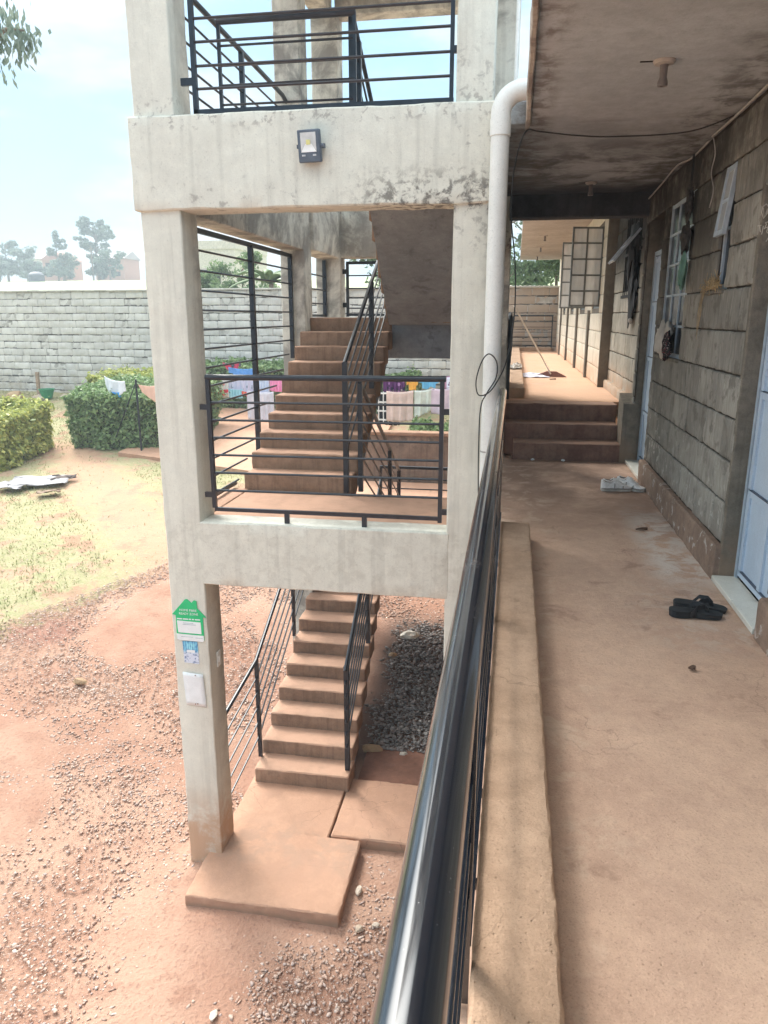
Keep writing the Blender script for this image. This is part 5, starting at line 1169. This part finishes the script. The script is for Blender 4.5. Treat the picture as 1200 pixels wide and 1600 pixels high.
b = MB(); b.add([(-34, wy(-34) - .090, -1.5), (1.6, wy(1.6) - .090, -1.5), (1.6, wy(1.6) - .090, 2.30), (-34, wy(-34) - .090, 2.30), (-34, wy(-34) + .12, -1.5), (1.6, wy(1.6) + .12, -1.5), (1.6, wy(1.6) + .12, 2.30), (-34, wy(-34) + .12, 2.30)],
    [(0, 1, 2, 3), (7, 6, 5, 4), (0, 4, 5, 1), (1, 5, 6, 2), (2, 6, 7, 3), (3, 7, 4, 0)]); b.build('mortar', PJOINT, PW, smooth=False)
b = MB()
x = -34
while x < -.9:
    l = 3.0; bb_ = MB(); bb_.rbox(-l / 2 + .002, l / 2 - .002, -.17, .17, 0, .055, .3, .01, .008); xf(bb_, Matrix.Translation((x + l / 2, wy(x + l / 2), 2.295 + .012 * math.sin(x))) @ Matrix.Rotation(ang, 4, 'Z')); b.add(bb_.v, bb_.f); x += l
b.build('coping', COPING, PW)
# rusty sheet laid over the end bit
b = MB(); vs = []; n = 60
for i in range(n + 1):
    x = -.85 + 2.4 * i / n; z = 2.36 + .012 * math.sin(i * 1.9) - .03 * (i / n)
    vs += [(x, wy(x) - .22, z - .02), (x, wy(x) + .25, z + .01)]
b.add(vs, [(2 * i, 2 * i + 2, 2 * i + 3, 2 * i + 1) for i in range(n)]); o = b.build('metal_capping', RUST, PW); o.modifiers.new('t', 'SOLIDIFY').thickness = .004

# basin, stake, debris
z = float(gz(-15.2, 22.3)); o = empty('basin', (-15.05, 22.35, z), 'green plastic basin standing by the perimeter wall', 'basin')
b = MB(); b.lathe([(.15, 0.02), (.24, .30), (.26, .31), (.26, .325), (.235, .325), (.14, .05)], (-15.05, 22.35, z), 24); b.build('bowl', flat('green_plastic', (0.03, 0.24, 0.12), .45), o)
b = MB(); b.bar((-15.45, 22.5, z - .1), (-15.42, 22.5, z + .85), .09, .05); tag(b.build('wooden_stake', WOOD), 'short upright timber stake beside the green basin', 'stake')
GS_ = flat('grey_sheet', (0.30, 0.29, 0.30), .6, var=.2, bs=.3)
def sheet(cx_, cy_, sx, sy, rot, tilt, lab, m_=GS_, th=.01):
    z = float(gz(cx_, cy_)) + .09; M = Matrix.Translation((cx_, cy_, z)) @ Matrix.Rotation(R(rot), 4, 'Z') @ Matrix.Rotation(R(tilt), 4, 'X'); n = 14; vs = []
    for j in range(n + 1):
        for i in range(n + 1):
            u, v = i / n - .5, j / n - .5; q = .10 * noise.noise(Vector((u * 6 + rot, v * 6, 1)))
            vs.append(M @ Vector((u * sx + q * abs(v) * 2, v * sy + q * abs(u) * 2, .05 * noise.noise(Vector((u * 3 + rot, v * 3, 0))) )))
    b = MB(); b.add(vs, [(j * (n + 1) + i, j * (n + 1) + i + 1, (j + 1) * (n + 1) + i + 1, (j + 1) * (n + 1) + i) for j in range(n) for i in range(n)])
    o = b.build('scrap_sheet', m_, ang=40); o.modifiers.new('t', 'SOLIDIFY').thickness = th; tag(o, lab, 'scrap', 'scrap pile by the near hedge')
sheet(-10.15, 14.45, 1.2, .55, 18, 8, 'large light grey sheet lying on the scrap pile by the near hedge'); sheet(-10.6, 14.1, .7, .4, -10, 5, 'smaller grey sheet at the left of the scrap pile'); sheet(-9.55, 13.85, .45, .30, 35, -6, 'brown scrap board at the right of the pile', flat('brown_board', (.25, .17, .12), .8)); sheet(-9.75, 14.75, .5, .16, 25, 12, 'dark strip on top of the scrap pile', flat('dark_strip', (.12, .09, .08), .8))

# ------------------------------------------------------------------ hedges
def hedge(name, x0, x1, y0, y1, h, n, m_, lab, size=.06, taper=0.0, mf=None, leftslant=0.0):
    z0 = float(gz((x0 + x1) / 2, y0)); o = empty(name, ((x0 + x1) / 2, (y0 + y1) / 2, z0), lab, 'hedge', 'clipped hedges in the yard')
    b = MB(); zc_ = z0 - .3
    b.rbox(x0 + .14, x1 - .14, y0 + .14, y1 - .14, zc_, z0 + h - .16, .2, .05, .06); b.build('inner_twigs', flat('twig_mass', (0.06, 0.07, 0.035), .95, var=.5, vs=20), o)
    # sample on surface (front, right, left, top)
    A = [('f', (x1 - x0) * h), ('r', (y1 - y0) * h * .8), ('l', (y1 - y0) * h * .5), ('t', (x1 - x0) * (y1 - y0) * 1.1)]; tot = sum(a for _, a in A); P = []; Nn = []
    for s, a in A:
        k = int(n * a / tot); u = rng.random(k); v = rng.random(k); dep = np.abs(rng.normal(size=k)) * .12
        if s == 'f': p = np.column_stack([x0 + u * (x1 - x0), y0 + dep, z0 + v * h]); nv = (0, -1, .2)
        elif s == 'r': p = np.column_stack([x1 - dep, y0 + u * (y1 - y0), z0 + v * h]); nv = (1, 0, .2)
        elif s == 'l': p = np.column_stack([x0 + dep, y0 + u * (y1 - y0), z0 + v * h]); nv = (-1, 0, .2)
        else: p = np.column_stack([x0 + u * (x1 - x0), y0 + v * (y1 - y0), z0 + h - dep]); nv = (0, 0, 1)
        P.append(p); Nn.append(np.tile(nv, (k, 1)))
    P = np.concatenate(P); Nn = np.concatenate(Nn)
    off = np.array([noise.noise(Vector(p * 1.6)) * .14 + noise.noise(Vector(p * 5)) * .11 for p in P]) + (rng.random(len(P)) > .93) * rng.random(len(P)) * .16; P = P + Nn * off[:, None]
    if leftslant: P[:, 0] -= leftslant * np.clip((P[:, 2] - z0) / h, 0, 1) * np.clip(1 - (P[:, 0] - x0) / 1.5, 0, 1)
    P[:, 2] += gz(P[:, 0], P[:, 1]) - z0
    P[:, 2] = np.maximum(P[:, 2], gz(P[:, 0], P[:, 1]) + .01)
    leaves('foliage', P, size, m_, o, Nrm=Nn * .8, up=.35)
hedge('hedge', -11.0, -3.9 - 4.0, 17.1, 19.6, 1.32, 30000, LEAFA, 'large dark green clipped hedge behind the white shirt', leftslant=.12, size=.05)
hedge('hedge', -14.5, -11.55, 15.15, 17.3, 1.12, 26000, LEAFY, 'yellow-tipped hedge at the left edge beside the scrap pile')
hedge('hedge', -9.6, -6.6, 21.3, 22.4, 1.3, 9000, LEAFA, 'rough green hedge along the foot of the perimeter wall')
hedge('hedge', -4.9, -2.7, 21.0, 22.1, 1.05, 6000, LEAFA, 'green hedge behind the clothes lines right of the stairs')
hedge('hedge', -2.15, -.5, 15.95, 16.5, 1.02, 6000, LEAFA, 'low leafy hedge growing just behind the low wall', size=.05)
hedge('hedge', -12.3, -9.6, 20.2, 21.6, 1.15, 9000, LEAFY, 'yellow green hedge top beyond the large hedge')

# ------------------------------------------------------------------ trees
def tree(name, x, y, h, cw, n, m_, lab, size=.25, base=None, trunk=.14, airy=.5, cat='tree', seed=1, zc=.62, group='trees beyond the wall', limbs=9, col=BARK):
    rr = random.Random(seed); z = float(gz(x, y)) if base is None else base
    o = empty(name, (x, y, z), lab, cat, group); b = MB()
    tp = [Vector((x + rr.uniform(-.03, .03) * h * t_, y, z + h * t_)) for t_ in (0, .2, .4, .6, .8, .94)]
    b.tube(tp, [trunk * (1 - .85 * t_) for t_ in (0, .2, .4, .6, .8, .98)], 7); tips = []
    for i in range(limbs):
        t0 = rr.uniform(.12, .92); a = rr.uniform(0, 6.283); st = Vector((x, y, z + h * t0)); L = cw * rr.uniform(.5, 1.0) * (1.15 - abs(t0 - zc))
        e = st + Vector((math.cos(a) * L, math.sin(a) * L, h * rr.uniform(.05, .18))); mid = (st + e) / 2 + Vector((0, 0, .03 * h))
        b.tube([st, mid, e], [trunk * .35, trunk * .22, trunk * .08], 5); tips += [mid, e, (mid + e) / 2]
    tips += tp[2:]; b.build('trunk', col, o)
    P = []
    k = len(tips)
    for i, c in enumerate(tips):
        m = int(n / k); r_ = cw * (rr.uniform(.16, .36) if limbs < 20 else rr.uniform(.10, .22))
        q = rng.normal(size=(m, 3)); q /= np.linalg.norm(q, axis=1)[:, None]; q *= (rng.random((m, 1)) ** .5) * r_ * np.array([[1, 1, .8]])
        P.append(q + np.array(c)[None])
    P = np.concatenate(P); keep = np.array([noise.noise(Vector(p) * (2.2 / cw)) + .15 * rng.random() > -airy * .25 for p in P]); P = P[keep]
    leaves('crown', P, size, m_, o, asp=.45); return o
tree('eucalyptus_tree', -77.5, 135, 10.8, 3.2, 9000, LEAFE, 'tall airy tree standing left of the distant gabled house', size=.26, trunk=.22, airy=1.0, seed=3, limbs=34)
tree('eucalyptus_tree', -82.5, 130, 7.6, 2.0, 4200, LEAFE, 'slender pointed tree between the far rooftops', size=.2, trunk=.2, seed=5)
tree('bushy_tree', -90.0, 132, 5.6, 3.6, 6000, LEAFE, 'low bushy tree at the left edge of the far field', size=.25, trunk=.25, seed=7, limbs=12)
tree('bushy_tree', -95.5, 134, 6.8, 3.2, 6000, LEAFE, 'dark far tree partly outside the left edge', size=.25, trunk=.25, seed=8, limbs=12)
tree('bushy_tree', -72.3, 130, 5.4, 2.4, 5000, LEAFE, 'bushy far tree touching the gabled house', size=.22, trunk=.2, seed=11, limbs=12)
tree('bushy_tree', -80.2, 128, 4.6, 2.4, 5000, LEAFE, 'dark shrubby tree at the foot of the tall airy tree', size=.22, trunk=.2, seed=12, limbs=12)
for i, (x, y, h, cw, lab) in enumerate([(-.6, 27.5, 5.4, 1.9, 'leafy tree behind the walkway end, left of the cable'), (1.4, 28.5, 4.9, 2.2, 'dense tree above the walkway end wall'), (3.6, 27.8, 5.2, 2.0, 'dense tree at the right behind the far ceiling'), (.3, 31, 6.8, 2.0, 'taller sparse tree behind the walkway end'),
                                   (-4.9, 27.5, 4.3, 1.9, 'tree seen through the back grille of the tower'), (-2.9, 28.5, 4.6, 1.9, 'tree hidden mostly by the upper stair flight')]):
    tree('bushy_tree', x, y, h, cw, 11000, LEAFT, lab, size=.085, base=0.2, trunk=.1, seed=20 + i, limbs=16, airy=.5, zc=.5)
for i, (x, y, h, cw, lab) in enumerate([(-93.0, 128, 3.4, 3.0, 'low bush at the left end of the far treeline'), (-86.5, 130, 3.0, 2.8, 'low bush right of the water tank'), (-83.6, 134, 3.6, 2.6, 'round bush below the slender pointed tree'), (-75.0, 131, 3.4, 2.4, 'low bush at the foot of the tall airy tree, right side')]):
    tree('bush', x, y, h, cw, 5000, LEAFE, lab, size=.2, trunk=.15, seed=60 + i, limbs=14, cat='bush', zc=.3)
# shrubs seen left of tower through grille
for i, (x, y, h, cw, lab) in enumerate([(-10.6, 29, 2.9, 1.5, 'pale shrub beyond the wall at the left of the side grille'), (-12.2, 30, 2.8, 1.4, 'pale shrub beyond the wall near the left column')]):
    tree('shrub', x, y, h, cw, 6000, LEAFT, lab, size=.08, base=.6, trunk=.06, seed=40 + i, limbs=12, cat='shrub', zc=.4)
# banana-like plant
def palm(x, y, z, h, n, L, lab):
    o = empty('banana_plant', (x, y, z), lab, 'plant'); b = MB(); b.tube([(x, y, z), (x + .05, y, z + h)], [.12, .08], 8); b.build('trunk', BARK, o)
    rr = random.Random(3); c = MB()
    for i in range(n):
        a = 6.283 * i / n + rr.uniform(-.2, .2); el_ = rr.uniform(.5, 1.2); pts = []; l = L * rr.uniform(.8, 1.15)
        for k in range(9):
            t_ = k / 8; r_ = l * t_; pts.append(Vector((x + math.cos(a) * r_ * math.cos(el_ * (1 - .6 * t_)), y + math.sin(a) * r_ * math.cos(el_ * (1 - .6 * t_)), z + h + l * (math.sin(el_) * t_ - .75 * t_ * t_))))
        sd_ = Vector((-math.sin(a), math.cos(a), 0)); vs = []
        for k, p in enumerate(pts):
            w_ = .16 * math.sin(math.pi * min(1, .12 + .88 * k / 8)) + .01
            vs += [p - sd_ * w_ - Vector((0, 0, w_ * .3)), p, p + sd_ * w_ - Vector((0, 0, w_ * .3))]
        c.add(vs, [(k * 3 + j, k * 3 + j + 1, k * 3 + j + 4, k * 3 + j + 3) for k in range(8) for j in range(2)])
    q = c.build('fronds', LEAFT, o); q.modifiers.new('t', 'SOLIDIFY').thickness = .006
palm(-8.35, 25.6, .5, 2.1, 13, 1.7, 'arching palm-like plant rising beyond the perimeter wall')
# near tree at top-left edge
NT = empty('yard_tree', (-9.6, 11.6, float(gz(-9.6, 11.6))), 'large-leaved tree whose branch tip reaches in at the upper left corner', 'tree')
zt = float(gz(-9.6, 11.6)); b = MB(); b.tube([(-10.6, 11.6, zt), (-10.4, 11.6, zt + 3), (-10.2, 11.6, zt + 6), (-9.9, 11.6, zt + 7.6)], [.2, .17, .13, .08], 8)
b.tube([(-10.2, 11.6, zt + 6), (-9.3, 11.7, zt + 7.4), (-8.5, 11.8, zt + 7.9), (-8.0, 11.9, zt + 8.25), (-7.75, 12.0, zt + 8.25)], [.09, .06, .045, .03, .012], 6); b.build('trunk', BARK, NT)
P = []
for c, r_, m in [((-8.1, 11.9, zt + 8.3), .50, 250), ((-8.6, 11.9, zt + 8.1), .55, 260), ((-9.4, 11.7, zt + 8.2), .8, 500), ((-10.2, 11.6, zt + 8.4), 1.0, 800), ((-7.72, 12.0, zt + 8.12), .22, 70)]:
    q = rng.normal(size=(m, 3)) * r_ * .45; P.append(q + np.array(c))
P = np.concatenate(P); n = len(P)
dirv = np.column_stack([rng.normal(size=n) * .35, rng.normal(size=n) * .35, -np.ones(n) + rng.normal(size=n) * .3]); dirv /= np.linalg.norm(dirv, axis=1)[:, None]
sdv = np.cross(dirv, rng.normal(size=(n, 3))); sdv /= np.linalg.norm(sdv, axis=1)[:, None]; ln = (.12 + .07 * rng.random(n))[:, None]
V = np.stack([P, P + dirv * ln * .5 + sdv * .032, P + dirv * ln, P + dirv * ln * .5 - sdv * .032], 1).reshape(-1, 3)
fast('crown', V, np.arange(4 * n).reshape(-1, 4), LEAFE, NT)

# ------------------------------------------------------------------ distant buildings
PINK = flat('far_brick', (0.50, 0.28, 0.22), .9); PALEF = flat('far_plaster', (0.62, 0.56, 0.48), .9); ROOFG = flat('far_roof', (0.42, 0.38, 0.38), .8); ROOFR = flat('far_tile', (0.42, 0.20, 0.15), .8)
def house(x, y, w_, d, h, rh, wm, rm, lab, nwin=2, floors=2, flatr=False, z=None, axis='x', gable=None):
    z = float(gz(x, y)) if z is None else z; o = empty('house', (x, y, z), lab, 'house', 'houses beyond the wall')
    b = MB(); b.box(x - w_ / 2, x + w_ / 2, y - d / 2, y + d / 2, z - 1, z + h)
    if flatr: b.box(x - w_ / 2 - .05, x + w_ / 2 + .05, y - d / 2 - .05, y + d / 2 + .05, z + h, z + h + .4)
    b.build('wall', wm, o, smooth=False)
    if not flatr:
        c = MB(); e = .35
        if axis == 'x': c.prism([(y - d / 2 - e, z + h - .05), (y + d / 2 + e, z + h - .05), (y, z + h + rh)], 'x', x - w_ / 2 - e, x + w_ / 2 + e)
        else: c.prism([(x - w_ / 2 - e, z + h - .05), (x + w_ / 2 + e, z + h - .05), (x, z + h + rh)], 'y', y - d / 2 - e, y + d / 2 + e)
        c.build('roof', rm, o, smooth=False)
    for f in range(floors):
        for i in range(nwin):
            xx = x - w_ / 2 + w_ * (i + .5) / nwin; zz = z + h * (f + .30) / floors
            c = MB(); c.box(xx - .16 * w_ / nwin * 1.4, xx + .16 * w_ / nwin * 1.4, y - d / 2 - .06, y - d / 2 + .05, zz, zz + h * .42 / floors); c.build('window', DARK, o, smooth=False)
    return o
house(-80.5, 148, 6.2, 6.5, 4.0, 1.5, PINK, ROOFG, 'pink gabled two-storey house beyond the field', 2)
b = MB()
house(-96.5, 150, 6.5, 6, 4.2, 1.4, PALEF, ROOFG, 'pale house with shallow roof at the left behind trees', 2)
house(-91.5, 146, 5.0, 6, 3.8, 1.6, PINK, ROOFR, 'reddish gabled house between the left trees', 2, axis='y')
house(-75.5, 158, 3.0, 4, 3.0, 1.2, PINK, ROOFG, 'small dark house right of the pink gabled one', 1, 1)
house(-64.0, 150, 14, 6, 3.4, 1.3, PINK, ROOFR, 'long red-roofed row seen through the side grille', 5, 1)
house(-15.5, 40, 3.0, 5, 3.6, 0, PALEF, ROOFG, 'plain pale rendered building seen through the side grille', 1, 1, flatr=True, z=1.2)
z = float(gz(-86, 118)); o = empty('water_tank', (-78.9, 118, 0), 'dark cylindrical water tank standing in the far field', 'tank'); zb_ = float(gz(-79, 118)) - .3
b = MB(); b.lathe([(1.25, 0), (1.25, .5), (1.2, .52), (1.25, .56), (1.25, 1.0), (1.2, 1.02), (1.25, 1.06), (1.25, 1.5), (.9, 1.85), (.3, 2.0), (.3, 2.1)], (-78.9, 118, zb_), 24); b.build('tank_body', flat('tank', (0.06, 0.07, 0.09), .5), o)
o.location = (-78.9, 118, zb_); o.children[0].location = (78.9, -118, -zb_)
for x, y, h, lab in [(-75.6, 130, 6.0, 'thin utility pole in front of the tall airy tree'), (-71.8, 150, 5.0, 'utility pole right of the pink gabled house')]:
    z = float(gz(x, y)); o = empty('utility_pole', (x, y, z), lab, 'pole', 'utility poles in the far field')
    MB().tube([(x, y, z), (x, y, z + h)], [.16, .10], 6).build('post', BARK, o); MB().box(x - .5, x + .5, y - .05, y + .05, z + h - .5, z + h - .38).build('crossarm', BARK, o)

# ------------------------------------------------------------------ haze
def haze():
    m = bpy.data.materials.new('haze'); m.use_nodes = True; t = m.node_tree; t.nodes.clear()
    v = t.nodes.new('ShaderNodeVolumePrincipled'); v.inputs['Color'].default_value = (0.86, 0.95, 1.0, 1); v.inputs['Density'].default_value = HAZE; v.inputs['Anisotropy'].default_value = 0.0
    o_ = t.nodes.new('ShaderNodeOutputMaterial'); t.links.new(v.outputs[0], o_.inputs['Volume'])
    b = MB(); b.box(-222, 102, -42, 262, -5.1, 24); o = b.build('haze', m, smooth=False); tag(o, 'thin bluish air over the far field', 'haze', kind='stuff')
HAZE = 0.0030
if HAZE: haze()
